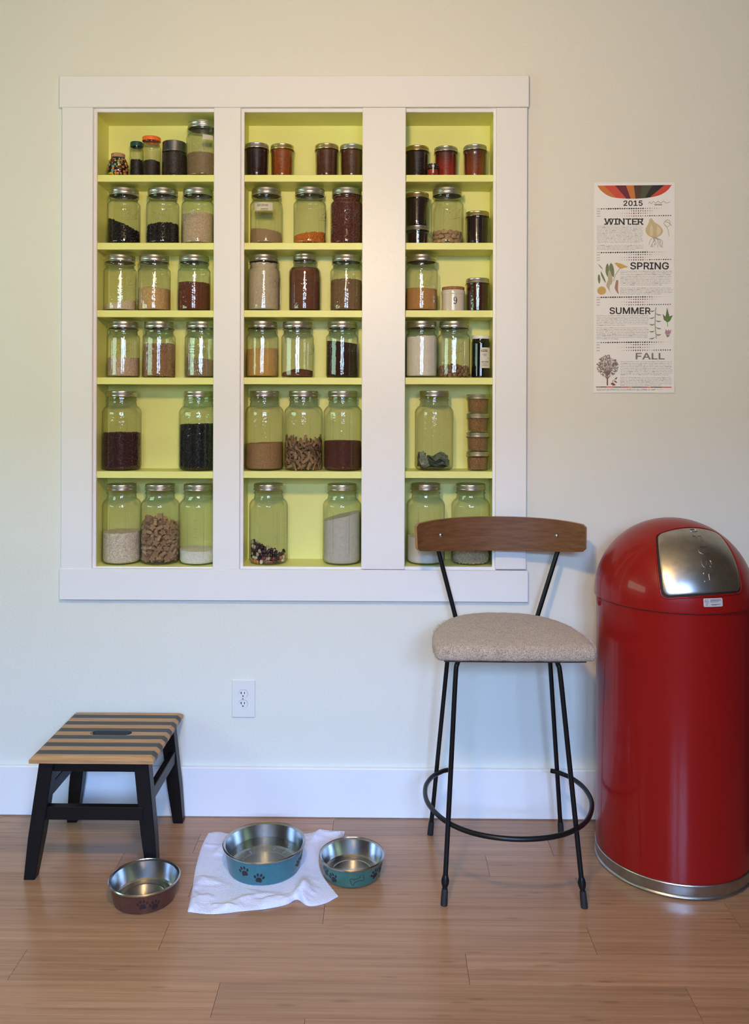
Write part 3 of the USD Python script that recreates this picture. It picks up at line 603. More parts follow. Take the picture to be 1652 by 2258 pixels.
pieces('L5b', 'dog_biscuit', 'dog biscuit', ['brown star-shaped dog biscuit heaped in the half-gallon jar at bottom left', 'pale brown block-shaped dog biscuit among the star-shaped ones', 'thicker, darker brown star-shaped dog biscuit in the half-gallon jar at bottom left'], ['star dog biscuits in the bottom left jar', 'block dog biscuits in the bottom left jar', 'thick star dog biscuits in the bottom left jar'], [star(0.0122, 0.0085), stick(0.0215, 0.0095, 0.0085), star(0.0118, 0.009)], bis,
       rings(rin - 0.0015, 0.010, bt, 0.0200, 0.0085, 3, rng, 0.0160), rng, 1.25)
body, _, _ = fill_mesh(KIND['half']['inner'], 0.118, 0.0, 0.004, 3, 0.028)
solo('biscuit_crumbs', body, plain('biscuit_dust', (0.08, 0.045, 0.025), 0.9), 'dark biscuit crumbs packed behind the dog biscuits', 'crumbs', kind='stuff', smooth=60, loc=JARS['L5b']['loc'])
# ------------------------------------------------------------------ the middle bay
def jam(name, c, rough=0.25):
    return mottled(name, [(0.3, tuple(0.75 * x for x in c)), (0.7, tuple(1.25 * x for x in c))], 90.0, rough, coat=0.6)
PURPLE, MARM, APPLE, DARKRED = jam('jam_purple', (0.022, 0.004, 0.009)), jam('jam_orange', (0.30, 0.07, 0.008)), jam('jam_brown', (0.095, 0.030, 0.014)), jam('jam_dark', (0.018, 0.006, 0.007))
def jam_in(key, m, label, y): filling(key, 'jam', label, 'jam', m, y, 0.0, 0.0004, seed=2)
jar('M0a', MI, 0, 566.5, 'jelly', 'jam jar of dark purple jelly, leftmost on the top middle shelf', yc=0.042, rot=0.9); jam_in('M0a', PURPLE, 'dark purple jelly in the leftmost jar of the top middle shelf', 324)
jar('M0b', MI, 0, 622.5, 'jelly', 'gold-lidded jam jar of amber marmalade', gold_lid, yc=0.052); jam_in('M0b', MARM, 'amber marmalade in a jam jar on the top middle shelf', 326)
jar('M0c', MI, 0, 720.5, 'jelly', 'gold-lidded jam jar of brown apple butter, left of its near twin', gold_lid, yc=0.050, rot=0.5); jam_in('M0c', APPLE, 'brown apple butter in the gold-lidded jar', 326)
jar('M0d', MI, 0, 775.5, 'jelly', 'silver-lidded jam jar of brown apple butter, at the right end of the top middle shelf', yc=0.055); jam_in('M0d', APPLE, 'brown apple butter in the silver-lidded jar', 326)

j = jar('M1a', MI, 1, 587.5, 'quart', 'quart jar with a handwritten tape label over a little pale seed', rot=0.05, tape=1)
taped('M1a', [('Oat straw', 0.034, 0.0085, 0.0045, -0.002), ('seeds', 0.022, 0.006, -0.0075, 0.004)], 0.0492, 0.110, 0.058, 0.024, -0.12, j)
filling('M1a', 'pale_seed', 'pale seed under the handwritten tape label', 'seeds', grains('seed_tan', brown((0.30, 0.21, 0.12), (0.45, 0.335, 0.21), (0.62, 0.49, 0.33)), 0.6), 506, -0.006, 0.001, grain=0.0038, shape=(1, 0.55, 0.5), seed=22)
jar('M1b', MI, 1, 683, 'quart', 'quart jar with a shallow layer of orange popcorn kernels', rot=1.3, yc=0.052)
filling('M1b', 'popcorn_kernels', 'orange popcorn kernels, a shallow layer in a quart jar', 'popcorn', grains('popcorn', brown((0.42, 0.13, 0.02), (0.60, 0.26, 0.05), (0.72, 0.45, 0.16)), 0.3), 515, 0.005, 0.001, grain=0.0072, shape=(1, 0.8, 0.65), base=ICO1, seed=23)
jar('M1c', MI, 1, 764.5, 'quart', 'quart jar filled to the lid with mottled red beans', rot=0.3)
filling('M1c', 'red_beans', 'mottled red beans filling a quart jar to its lid', 'beans', grains('red_kidney', brown((0.09, 0.022, 0.022), (0.17, 0.05, 0.045), (0.30, 0.12, 0.10)), 0.28), 428, 0.0, 0.001, grain=0.0088, shape=(1, 0.62, 0.55), base=ICO1, seed=24)

jar('M2a', MI, 2, 582, 'quart', 'quart jar packed full of cream flour, leftmost on the third middle shelf', rot=1.1)
filling('M2a', 'flour', 'cream flour packed to the neck of a quart jar', 'flour', mottled('flour_cream', [(0.3, (0.50, 0.42, 0.30)), (0.7, (0.60, 0.52, 0.40))], 120.0, 0.9, bump=0.001), 578, 0.0, 0.004, seed=25, wob=0.0006)
jar('M2b', MI, 2, 672, 'regular', 'narrow-mouthed embossed jar full of brown cocoa powder', rot=0.0)
filling('M2b', 'cocoa', 'brown cocoa powder in the narrow-mouthed jar', 'cocoa', mottled('cocoa_brown', [(0.3, (0.13, 0.045, 0.022)), (0.7, (0.17, 0.062, 0.032))], 80.0, 0.8, bump=0.0004), 588, 0.0, 0.001, seed=26)
jar('M2c', MI, 2, 764, 'quart', 'quart jar of brown farro grain, rightmost on the third middle shelf', rot=0.1)
filling('M2c', 'farro', 'brown farro grain in the rightmost jar of the third middle shelf', 'grain', grains('farro', brown((0.18, 0.105, 0.055), (0.33, 0.205, 0.115), (0.52, 0.36, 0.225)), 0.55), 616, 0.0, 0.001, grain=0.0060, shape=(1, 0.42, 0.4), seed=27)

jar('M3a', MI, 3, 578.5, 'quart', 'quart jar of yellow cornmeal on the fourth middle shelf', rot=-0.15)
filling('M3a', 'cornmeal', 'yellow cornmeal in a quart jar', 'cornmeal', mottled('cornmeal', [(0.3, (0.55, 0.32, 0.09)), (0.7, (0.68, 0.43, 0.15))], 500.0, 0.9, bump=0.0008), 768, 0.002, 0.0005, seed=28)
jar('M3b', MI, 3, 656, 'quart', 'quart jar with a small mound of red-brown powder at its bottom', rot=1.4)
filling('M3b', 'spice_powder', 'small mound of red-brown powder in a nearly empty quart jar', 'powder', mottled('spice_powder', [(0.3, (0.13, 0.045, 0.025)), (0.7, (0.18, 0.07, 0.04))], 300.0, 0.9, bump=0.001), 820, 0.003, 0.0025, mound=0.010, seed=29)
jar('M3c', MI, 3, 754.5, 'quart', 'quart jar of very dark red-brown seed, rightmost on the fourth middle shelf', rot=0.6)
filling('M3c', 'dark_seed', 'very dark red-brown seed sloping gently down to the right', 'seeds', grains('dark_quinoa', brown((0.028, 0.007, 0.005), (0.06, 0.017, 0.012), (0.18, 0.075, 0.05)), 0.4), 755, -0.005, 0.0008, grain=0.0038, shape=(1, 0.85, 0.7), seed=30)

jar('M4a', MI, 4, 583, 'half', 'half-gallon jar of fine brown meal, leftmost on the fifth middle shelf', rot=0.0)
filling('M4a', 'brown_meal', 'fine brown meal dipping in the middle of a half-gallon jar', 'meal', seeds('meal', brown((0.20, 0.11, 0.05), (0.27, 0.155, 0.075), (0.33, 0.2, 0.10)), 700.0, bump=0.0006), 978, 0.003, 0.003, mound=-0.004, seed=31)
jar('M4b', MI, 4, 669.3, 'half', 'half-gallon jar of brown bark-like sticks in the middle of the fifth middle shelf', rot=0.02)
jar('M4c', MI, 4, 755.6, 'half', 'half-gallon jar of coarse rusty red seed, rightmost on the fifth middle shelf', rot=-0.03)
filling('M4c', 'red_seed', 'coarse rusty red seed in the rightmost jar of the fifth middle shelf', 'seeds', grains('rusty_seed', brown((0.07, 0.017, 0.012), (0.13, 0.04, 0.028), (0.24, 0.10, 0.07)), 0.45), 975, 0.0, 0.001, grain=0.0042, shape=(1, 0.7, 0.6), seed=32)
bark = [mottled('bark_%s' % w, [(0.3, a), (0.7, b)], 120.0, 0.75, bump=0.0015, stretch=(1, 5, 5)) for w, a, b in (('warm', (0.24, 0.135, 0.07), (0.39, 0.235, 0.13)), ('pale', (0.30, 0.175, 0.09), (0.46, 0.29, 0.17)), ('dark', (0.14, 0.075, 0.038), (0.24, 0.14, 0.075)))]
rng = np.random.default_rng(33)
st = lambda x, y: 0.098 + 0.006 * math.sin(x * 130 + 1) + 0.006 * math.cos(y * 90)
sp = rings(0.0560, 0.006, st, 0.0205, 0.0050, 6, rng, 0.0165)
pieces('M4b', 'bark_stick', 'stick', 'brown bark-like stick in the middle half-gallon jar of the fifth shelf', 'brown sticks in the middle jar', [stick(0.0275, 0.0062, 0.0042), stick(0.0235, 0.0085, 0.004), stick(0.025, 0.0055, 0.0046)], bark, sp, rng, 0.12)
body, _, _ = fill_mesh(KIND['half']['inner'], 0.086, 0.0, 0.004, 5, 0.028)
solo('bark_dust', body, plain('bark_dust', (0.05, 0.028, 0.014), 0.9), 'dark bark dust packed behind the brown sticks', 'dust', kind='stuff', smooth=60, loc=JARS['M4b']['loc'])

jar('M5a', MI, 5, 592, 'half', 'half-gallon jar with a slope of mixed multicoloured beans', rot=1.0)
jar('M5b', MI, 5, 754, 'half', 'half-gallon jar of grey-white powder, its top steeply sloping', rot=0.0)
filling('M5b', 'grey_flour', 'grey-white flour sloping up to the right in a half-gallon jar', 'flour', mottled('flour_grey', [(0.3, (0.50, 0.47, 0.43)), (0.7, (0.58, 0.55, 0.51))], 90.0, 0.95, bump=0.0006), 1141, 0.014, 0.002, seed=34)
rng = np.random.default_rng(35)
bean = trimesh.creation.icosphere(2); bean.vertices *= np.array([0.0072, 0.0052, 0.0046]); bean.vertices[:, 1] += 0.0016 * (bean.vertices[:, 0] / 0.0072) ** 2
bm = [plain('bean_cream', (0.62, 0.55, 0.42), 0.35), plain('bean_black', (0.010, 0.008, 0.012), 0.3), plain('bean_purple', (0.05, 0.022, 0.04), 0.3), plain('bean_orange', (0.55, 0.20, 0.04), 0.35), plain('bean_red', (0.22, 0.045, 0.03), 0.3), plain('bean_tan', (0.45, 0.34, 0.22), 0.4), plain('bean_white', (0.68, 0.64, 0.54), 0.35)]
mt = lambda x, y: 0.052 - 0.36 * x
sp = [s for s in rings(0.0556, 0.004, mt, 0.0138, 0.0098, 5, rng, 0.0108)]
# darker beans lie in the upper layer, cream and orange ones below
J = JARS['M5a']; src = {}
for (a, r, z, l) in sp:
    hi = z > 0.028
    k = int(rng.choice([1, 2, 0, 1, 2, 5] if hi else [0, 6, 3, 4, 0, 1, 5, 3]))
    R3 = axes(a, rng.uniform(-PI, PI), rng.uniform(-0.3, 0.3)); p = J['loc'] + np.array([r * math.sin(a), -r * math.cos(a), z])
    nm = ['cream', 'black', 'purple', 'orange', 'red', 'tan', 'white'][k]; lab = nm + ' bean in the jar of mixed beans at the bottom middle'; grp = nm + ' beans among the mixed beans'
    if k not in src:
        t = thing('mixed_bean', lab, 'bean', group=grp, matrix=place(R3, p)); part(t, 'body', bean, bm[k], True); src[k] = t
    else: copy_of(src[k], 'mixed_bean', lab, group=grp, matrix=place(R3, p))

# ------------------------------------------------------------------ the right bay
jar('R0a', RI, 0, 920, 'jelly', 'gold-lidded jam jar of near-black jam, leftmost on the top right shelf', gold_lid, yc=0.070, rot=0.2); jam_in('R0a', DARKRED, 'near-black jam in the leftmost jar of the top right shelf', 326)
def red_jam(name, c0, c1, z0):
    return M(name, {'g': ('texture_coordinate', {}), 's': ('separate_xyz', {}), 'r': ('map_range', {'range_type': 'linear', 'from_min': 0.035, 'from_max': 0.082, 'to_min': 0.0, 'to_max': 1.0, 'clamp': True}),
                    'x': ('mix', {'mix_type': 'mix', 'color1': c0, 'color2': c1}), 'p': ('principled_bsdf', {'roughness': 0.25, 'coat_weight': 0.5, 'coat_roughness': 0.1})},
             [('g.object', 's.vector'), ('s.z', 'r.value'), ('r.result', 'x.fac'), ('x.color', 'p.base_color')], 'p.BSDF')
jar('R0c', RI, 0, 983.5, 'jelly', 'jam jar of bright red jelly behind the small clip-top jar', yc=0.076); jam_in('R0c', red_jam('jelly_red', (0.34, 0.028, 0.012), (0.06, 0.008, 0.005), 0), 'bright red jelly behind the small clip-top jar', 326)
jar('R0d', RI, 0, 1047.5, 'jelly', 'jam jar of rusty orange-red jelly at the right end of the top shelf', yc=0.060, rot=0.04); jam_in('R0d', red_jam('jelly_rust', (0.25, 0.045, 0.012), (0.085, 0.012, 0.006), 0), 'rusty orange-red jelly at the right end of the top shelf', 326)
# small clip-top jar
loc = spot(RI, 0, 954.5, 0.0215); t = thing('clip_top_jar', 'tiny clip-top jar of red jelly with a black lid', 'jar', loc)
sh, inn = shell([(0, 0.0006), (0.0155, 0), (0.0175, 0.0016), (0.0178, 0.004), (0.0178, 0.018), (0.0168, 0.0205), (0.0172, 0.0215), (0.0165, 0.0225)], 0.0014, 0.002)
part(t, 'glass_body', sh, glass, 40); part(t, 'gasket', lathe([(0.0145, 0.0222), (0.0182, 0.0222), (0.0186, 0.0242), (0.0182, 0.0256), (0.0145, 0.0256)], 32, True), plain('gasket', (0.07, 0.012, 0.01), 0.5), 30)
part(t, 'lid', lathe([(0, 0.0256), (0.0182, 0.0256), (0.0188, 0.0275), (0.0184, 0.031), (0.0172, 0.0342), (0.012, 0.0368), (0, 0.037)], 36), plain('lid_black', (0.012, 0.01, 0.01), 0.2, coat=0.5), 40)
part(t, 'clip_ring', lathe([(0.0182, 0.0288), (0.0196, 0.0288), (0.0196, 0.0302), (0.0182, 0.0302)], 36, True), steel, 30)
part(t, 'clip', [cbox(-0.0038, 0.0038, -0.0212, -0.0194, 0.0225, 0.030, 0.0004), cbox(-0.0026, 0.0026, -0.0206, -0.0192, 0.005, 0.0225, 0.0004), cbox(-0.0018, 0.0018, -0.0204, -0.0188, 0.030, 0.0365, 0.0004)], dull_steel)
solo('jam', fill_mesh(inn, 0.0185, 0, 0.0002, 1, 0.0005)[0], plain('jelly_small', (0.36, 0.03, 0.012), 0.25), 'red jelly in the tiny clip-top jar', 'jam', kind='stuff', smooth=60, loc=loc)

jar('R1b', RI, 1, 921, 'squat', 'squat jar of dark jam at the bottom of a stack of two', yc=0.056)
jam_in('R1b', DARKRED, 'dark jam in the squat jar under another jar', 512)
jar('R1a', RI, 1, 920, 'jelly', 'gold-lidded jar of dark jam standing on a squat jar', gold_lid, yc=0.056, dz=KIND['squat']['h'] - 0.0004); jam_in('R1a', DARKRED, 'dark jam in the upper jar of the stack of two', 434)
jar('R1c', RI, 1, 986, 'quart', 'quart jar with a layer of shelled almonds', rot=0.35)
jar('R1d', RI, 1, 1052.5, 'jelly', 'gold-lidded jam jar of dark jam right of the almonds', gold_lid, yc=0.050, rot=0.02); jam_in('R1d', DARKRED, 'dark jam right of the jar of almonds', 474)
alm = trimesh.creation.icosphere(2); u = alm.vertices[:, 0].copy(); alm.vertices *= np.array([0.0112, 0.0068, 0.0042]); alm.vertices[:, 1] *= (1 - 0.42 * u); alm.vertices[:, 2] *= (1 - 0.25 * u)
am = [plain('almond_pale', (0.48, 0.33, 0.21), 0.6, bump=0.0006, bscale=500.0), plain('almond_warm', (0.42, 0.27, 0.16), 0.6, bump=0.0006, bscale=500.0)]
rng = np.random.default_rng(36)
pieces('R1c', 'almond', 'almond', 'pale tan almond in the quart jar on the second right shelf', 'almonds in the quart jar', [alm, alm.copy()], am, rings(0.0464, 0.004, lambda x, y: 0.042 + 0.0 * x, 0.0195, 0.0092, 4, rng, 0.0125), rng, 0.35, 0.6)

jar('R2a', RI, 2, 929.5, 'quart', 'quart jar of orange-tan ground meal, leftmost on the third right shelf', rot=0.2)
filling('R2a', 'ground_meal', 'orange-tan ground meal in the leftmost jar of the third right shelf', 'meal', mottled('orange_meal', [(0.3, (0.44, 0.22, 0.075)), (0.7, (0.56, 0.31, 0.12))], 260.0, 0.9, bump=0.0012), 635, -0.002, 0.001, seed=37)
# stoneware crock
loc = spot(RI, 2, 999.5, 0.048); t = thing('stoneware_crock', 'small white stoneware crock with a cork lid and a blue number nine', 'crock', loc)
part(t, 'body', lathe([(0, 0), (0.0325, 0), (0.0342, 0.002), (0.0345, 0.006), (0.0345, 0.05), (0.0348, 0.0515), (0.0358, 0.053), (0.0358, 0.062), (0.0345, 0.064), (0.032, 0.064), (0.0315, 0.06), (0.0, 0.058)], 56), plain('stoneware', (0.62, 0.57, 0.50), 0.22, coat=0.4), 35)
part(t, 'cork_lid', lathe([(0, 0.0585), (0.0312, 0.0602), (0.0335, 0.0645), (0.0342, 0.0725), (0.0330, 0.0738), (0, 0.0738)], 48), mottled('cork_lid', [(0.3, (0.22, 0.095, 0.035)), (0.55, (0.36, 0.18, 0.075)), (0.75, (0.44, 0.25, 0.12))], 230.0, 0.85, bump=0.0008), 35)
def nine():
    o = affinity.scale(sg.Point(0, 0.0045).buffer(0.0072, 24), 0.72, 1).difference(affinity.scale(sg.Point(0.0001, 0.0045).buffer(0.0066, 24), 0.36, 0.92))
    tail = sg.LineString([(0.0042, 0.0045), (0.0045, 0.000), (0.0036, -0.0055), (0.0010, -0.0092), (-0.0022, -0.0094)]).buffer(0.0012); ball = sg.Point(-0.0034, -0.0078).buffer(0.0019, 12)
    return unary_union([o, tail, ball])
part(t, 'number', wrap(subdiv(ext(nine(), 0.0003), 0.004), 0.0346, 0.0305, 0.1), plain('cobalt_ink', (0.03, 0.04, 0.11), 0.4), label='dark blue number 9')
jar('R2c', RI, 2, 1053, 'jelly', 'jam jar of deep red-brown jam right of the stoneware crock', yc=0.050); jam_in('R2c', jam('jam_redbrown', (0.055, 0.010, 0.006)), 'deep red-brown jam right of the stoneware crock', 622)

jar('R3a', RI, 3, 929.5, 'quart', 'quart jar full of white powder, leftmost on the fourth right shelf', rot=1.5)
filling('R3a', 'white_powder', 'white powder with an uneven top in a quart jar', 'powder', mottled('powder_white', [(0.3, (0.74, 0.73, 0.70)), (0.7, (0.82, 0.81, 0.78))], 60.0, 0.9), 741, 0.003, 0.005, seed=38)
jar('R3b', RI, 3, 1001, 'quart', 'quart jar with a shallow layer of broken walnuts', rot=0.0)
rng = np.random.default_rng(39); wal = trimesh.creation.icosphere(2); wal.vertices *= (0.75 + 0.5 * meshkit.fbm(wal.vertices * 2.2, 2, 4))[:, None] * np.array([0.0085, 0.0062, 0.0048])
pieces('R3b', 'walnut_piece', 'nut', 'brown broken walnut piece in the quart jar on the fourth right shelf', 'walnuts in the quart jar', [wal, wal.copy()], [mottled('walnut_a', [(0.35, (0.13, 0.06, 0.03)), (0.65, (0.34, 0.20, 0.11))], 420.0, 0.6, bump=0.001), mottled('walnut_b', [(0.35, (0.17, 0.085, 0.045)), (0.65, (0.42, 0.27, 0.16))], 420.0, 0.6, bump=0.001)],
       rings(0.0464, 0.0035, lambda x, y: 0.040 - 0.10 * x - 0.05 * abs(x), 0.0150, 0.0095, 4, rng, 0.0105), rng, 0.5)
# black bottle with a white cap and a paper label
loc = spot(RI, 3, 1060, 0.060); t = thing('syrup_jar', 'black jar with a white cap and a printed white label', 'jar', loc)
part(t, 'glass_body', lathe([(0, 0), (0.024, 0), (0.0272, 0.002), (0.0282, 0.006), (0.0282, 0.05), (0.0282, 0.104), (0.0275, 0.110), (0.0262, 0.113), (0.0262, 0.118), (0, 0.118)], 48), plain('black_syrup', (0.006, 0.005, 0.006), 0.06, coat=0.8), 35)
part(t, 'cap', lathe(lidp(0.0272, 0.1185, 0.1290), 48), plain('white_cap', (0.74, 0.74, 0.74), 0.4), 30)
lb = part(t, 'paper_label', wrap(subdiv(cbox(-0.032, 0.032, -0.031, 0.031, 0, 0.0003, 0.0001), 0.004), 0.0284, 0.061, 0.98), plain('label_white', (0.68, 0.66, 0.64), 0.7), label='white printed label')
inkm = plain('ink', (0.05, 0.05, 0.06), 0.7)
part(lb, 'print', wrap(moved(subdiv(lettering('KIRB', 0.021, 0.0072, 0.0002), 0.004), (-0.0195, 0.021, 0)), 0.0288, 0.061, 0.98), inkm)
bars = [moved(ext(sg.box(-w / 2, -0.0007, w / 2, 0.0007), 0.0002), (x, y, 0)) for w, x, y in ((0.014, -0.019, 0.010), (0.010, -0.018, 0.006), (0.016, -0.018, -0.019), (0.020, -0.018, -0.024), (0.006, -0.005, -0.001))]
part(lb, 'print', wrap(subdiv(trimesh.util.concatenate(bars), 0.004), 0.0288, 0.061, 0.98), plain('print_pale', (0.22, 0.2, 0.2), 0.7))
part(lb, 'print', wrap(moved(subdiv(lettering('MOLASSES', 0.024, 0.0038, 0.0002), 0.004), (-0.0165, -0.0125, 0)), 0.0288, 0.061, 0.98), inkm)

jar('R4a', RI, 4, 957, 'half', 'half-gallon jar holding crumpled grey-green paper bills', rot=0.25)
J = JARS['R4a']; rng = np.random.default_rng(41)
bills = [mottled('bill_%d' % q, [(0.4, a), (0.6, b)], 70.0, 0.6) for q, (a, b) in enumerate([((0.10, 0.14, 0.11), (0.22, 0.28, 0.24)), ((0.05, 0.085, 0.085), (0.13, 0.20, 0.20)), ((0.16, 0.20, 0.15), (0.30, 0.35, 0.29)), ((0.05, 0.04, 0.03), (0.12, 0.10, 0.07))])]
def bill(w, h, bend, tw, seed):
    n, m = 26, 8; u, v = np.meshgrid(np.linspace(-1, 1, n), np.linspace(-1, 1, m), indexing='ij')
    x = u * w / 2; y = v * h / 2; z = bend * (1 - u * u) + 0.004 * np.sin(u * 5 + seed) + 0.0035 * (meshkit.fbm(np.stack([u * 2 + seed, v * 2, u * 0], -1), 3, seed) - 0.5) * 2 + tw * u * v * 0.004
    top = np.stack([x, y, z], -1).reshape(-1, 3); bot = top - np.array([0, 0, 0.0009]); f = []
    for i in range(n - 1):
        for k in range(m - 1):
            a, b, c, d = i * m + k, i * m + k + 1, (i + 1) * m + k + 1, (i + 1) * m + k; o = n * m
            f += [(a, c, b), (a, d, c), (o + a, o + b, o + c), (o + a, o + c, o + d)]
    return trimesh.Trimesh(np.vstack([top, bot]), f, process=False)
for q, (x, y, z, w, h, be, rx, rz_) in enumerate([(0.0, 0.004, 0.010, 0.082, 0.062, -0.002, 0.0, 0.1), (0.006, 0.0, 0.018, 0.080, 0.058, 0.004, 0.12, -0.2), (0.004, 0.003, 0.026, 0.076, 0.052, -0.005, 0.25, 0.15), (0.010, 0.004, 0.034, 0.066, 0.048, 0.006, 0.35, -0.1), (0.012, 0.0, 0.041, 0.056, 0.04, -0.006, 0.4, 0.3)]):
    t = bill(w, h, be, 1.0, q + 3); t.apply_transform(trimesh.transformations.euler_matrix(rx, -0.06, rz_)); t.apply_translation((x, y, z))
    r = np.linalg.norm(t.vertices[:, :2], axis=1); k = np.minimum(1, 0.0515 / np.maximum(r, 1e-9)); t.vertices[:, :2] *= k[:, None]; t.vertices[:, 2] = np.maximum(t.vertices[:, 2], 0.0055 + 0.0012 * q)
    solo('paper_bill', t, bills[q % 3], 'crumpled grey-green folded paper bill lying in the half-gallon jar', 'bill', 'paper bills in the jar', smooth=60, loc=J['loc'])
for q, (x, y, ry, h) in enumerate([(-0.040, -0.012, 0.42, 0.044), (-0.034, -0.026, -0.15, 0.050)]):
    t = bill(h, 0.024, 0.004, 1.0, q + 11); t.apply_transform(trimesh.transformations.euler_matrix(PI / 2, 0, 0)); t.apply_transform(trimesh.transformations.rotation_matrix(PI / 2 - 0.25 + ry, (0, 1, 0))); t.apply_translation((x, y, 0.032))
    r = np.linalg.norm(t.vertices[:, :2], axis=1); k = np.minimum(1, 0.0525 / np.maximum(r, 1e-9)); t.vertices[:, :2] *= k[:, None]; t.vertices[:, 2] = np.maximum(t.vertices[:, 2], 0.007)
    solo('paper_bill', t, bills[3 - q], 'dark paper bill standing on edge against the left of the jar', 'bill', 'paper bills on edge', smooth=60, loc=J['loc'])
GRAN = seeds('granule', brown((0.13, 0.06, 0.025), (0.24, 0.125, 0.055), (0.36, 0.21, 0.10)), 800.0, bump=0.001)
for q, nm in enumerate(['lowest', 'second from the bottom', 'second from the top', 'topmost']):
    jar('R4s%d' % q, RI, 4, 1053.5, 'squat', nm + ' of four small stacked jars of brown granules', rot=0.3 * q, yc=0.052, dz=q * (KIND['squat']['h'] - 0.0004))
    filling('R4s%d' % q, 'brown_granules', 'brown granules in the %s of the four stacked jars' % (nm + (' jar' if 'most' in nm or nm == 'lowest' else ' one')), 'granules', GRAN, [1009, 965, 921, 877][q], 0.0, 0.0006, seed=50 + q)

jar('R5a', RI, 5, 938.5, 'half', 'half-gallon jar of white sugar partly behind the stool backrest', rot=0.0)
filling('R5a', 'sugar', 'white sugar in the half-gallon jar left of the oats, behind the stool', 'sugar', plain('sugar_white', (0.72, 0.72, 0.71), 0.8, bump=0.0004, bscale=700.0), 1186, 0.0, 0.001, seed=42)
jar('R5b', RI, 5, 1037.5, 'half', 'half-gallon jar of rolled oats behind the stool backrest', rot=0.12)
filling('R5b', 'rolled_oats', 'rolled oats in the half-gallon jar at the bottom right', 'oats', grains('oats', brown((0.36, 0.28, 0.19), (0.52, 0.43, 0.32), (0.66, 0.58, 0.47)), 0.7), 1192, 0.0, 0.002, grain=0.0062, shape=(1, 0.9, 0.28), seed=43)
# ------------------------------------------------------------------ wall outlet
A, B = on_wall(511.5, 1497.5), on_wall(563.5, 1581.5); ow, oh = B[0] - A[0], A[2] - B[2]
t = thing('wall_outlet', 'white double wall outlet with a plain cover plate', 'outlet', ((A[0] + B[0]) / 2, 0, (A[2] + B[2]) / 2))
onm = plain('outlet_plastic', (0.76, 0.76, 0.75), 0.35); slotm = plain('outlet_slot', (0.03, 0.03, 0.05), 0.6)
part(t, 'cover_plate', cbox(-ow / 2, ow / 2, -0.0055, -0.0002, -oh / 2, oh / 2, 0.0025), onm)
for q in (1, -1):
    sh = sg.Point(0, 0).buffer(0.0135, 24).intersection(sg.box(-0.02, -0.0108, 0.02, 0.0108))
    rc = part(t, 'receptacle', moved(upright(ext(sh, 0.0022)), (-0.001, -0.0070, q * 0.0150)), onm, 30)
    part(t, 'seam', moved(upright(ext(sh.buffer(0.0005).difference(sh), 0.0004)), (-0.001, -0.0057, q * 0.0150)), slotm)
    for sx, hh in ((-0.0050, 0.0038), (0.0046, 0.0032)):
        part(rc, 'slot', box(sx - 0.0010 - 0.001, sx + 0.0010 - 0.001, -0.0073, -0.0060, q * 0.015 + 0.0028 - hh, q * 0.015 + 0.0028 + hh), slotm)
    part(rc, 'slot', box(-0.0098, -0.0058, -0.0073, -0.0060, q * 0.015 + 0.0020, q * 0.015 + 0.0036), slotm)
    part(rc, 'ground_hole', moved(upright(ext(sg.Point(0, 0).buffer(0.0021, 12), 0.0014)), (-0.001, -0.0074, q * 0.015 - 0.0062)), slotm)
part(t, 'screw', moved(upright(ext(sg.Point(0, 0).buffer(0.0022, 16).difference(sg.box(-0.003, -0.0003, 0.003, 0.0003)), 0.001)), (-0.002, -0.0063, 0.0)), dull_steel)

# ------------------------------------------------------------------ printed poster
A, B = on_wall(1310.3, 402.5), on_wall(1486.7, 866.5); pw, ph = B[0] - A[0], A[2] - B[2]
t = thing('poster', 'tall white printed poster of the four seasons of 2015 taped to the wall', 'poster', (A[0], 0, A[2]))
n = 24; u, v = np.meshgrid(np.linspace(0, 1, 10), np.linspace(0, 1, n), indexing='ij')
def lift(u, v): return 0.0008 + 0.0035 * np.clip((v - 0.9) / 0.1, 0, 1) ** 2 * (0.4 + 0.6 * u)
pv = np.stack([u * pw, -lift(u, v), -v * ph], -1).reshape(-1, 3); pf = []
for i in range(9):
    for k in range(n - 1):
        a = i * n + k; pf += [(a, a + 1, a + n + 1), (a, a + n + 1, a + n)]
back = pv + np.array([0, 0.0005, 0]); pf = np.array(pf); m0 = len(pv)
part(t, 'paper', trimesh.Trimesh(np.vstack([pv, back]), np.vstack([pf, pf[:, ::-1] + m0]), process=False), plain('poster_paper', (0.86, 0.86, 0.86), 0.6), True)
S1 = 8.26
def flat(poly, d=0.0002, z=0.0):
    """print in crop units (x right, y down, from the first enlargement) laid just over the paper"""
    m = ext(poly, d); v = m.vertices
    X = 1300 + v[:, 0] / S1; Y = 390 + v[:, 1] / S1
    x = (X - 1310.3) / 176.4 * pw; zz = -(Y - 402.5) / 464.0 * ph
    y = -(lift(np.clip(x / pw, 0, 1), np.clip(-zz / ph, 0, 1)) + 0.00025 + v[:, 2] + z)
    return trimesh.Trimesh(np.stack([x, y, zz], -1), m.faces, process=False)
def ink(name, c): return plain('print_' + name, c, 0.65)
BLKI = ink('black', (0.035, 0.03, 0.032))
def curve(pts, n=8): return [tuple(p) for p in spline(pts, n)]
bowlp = sg.Polygon(curve([(142, 162), (230, 270), (400, 368), (690, 398), (1000, 388), (1250, 340), (1400, 255), (1485, 150)], 6))
W = [((142, 160), (420, 460)), ((265, 160), (560, 460)), ((465, 160), (720, 460)), ((660, 160), (766, 460)), ((802, 160), (842, 460)), ((945, 160), (905, 460)), ((1135, 160), (955, 460)), ((1345, 160), (990, 460)), ((1600, 160), (1600, 460))]
WC = [(0.60, 0.20, 0.045), (0.62, 0.085, 0.05), (0.15, 0.025, 0.045), (0.60, 0.20, 0.045), (0.09, 0.045, 0.03), (0.085, 0.09, 0.05), (0.03, 0.025, 0.025), (0.62, 0.075, 0.045)]
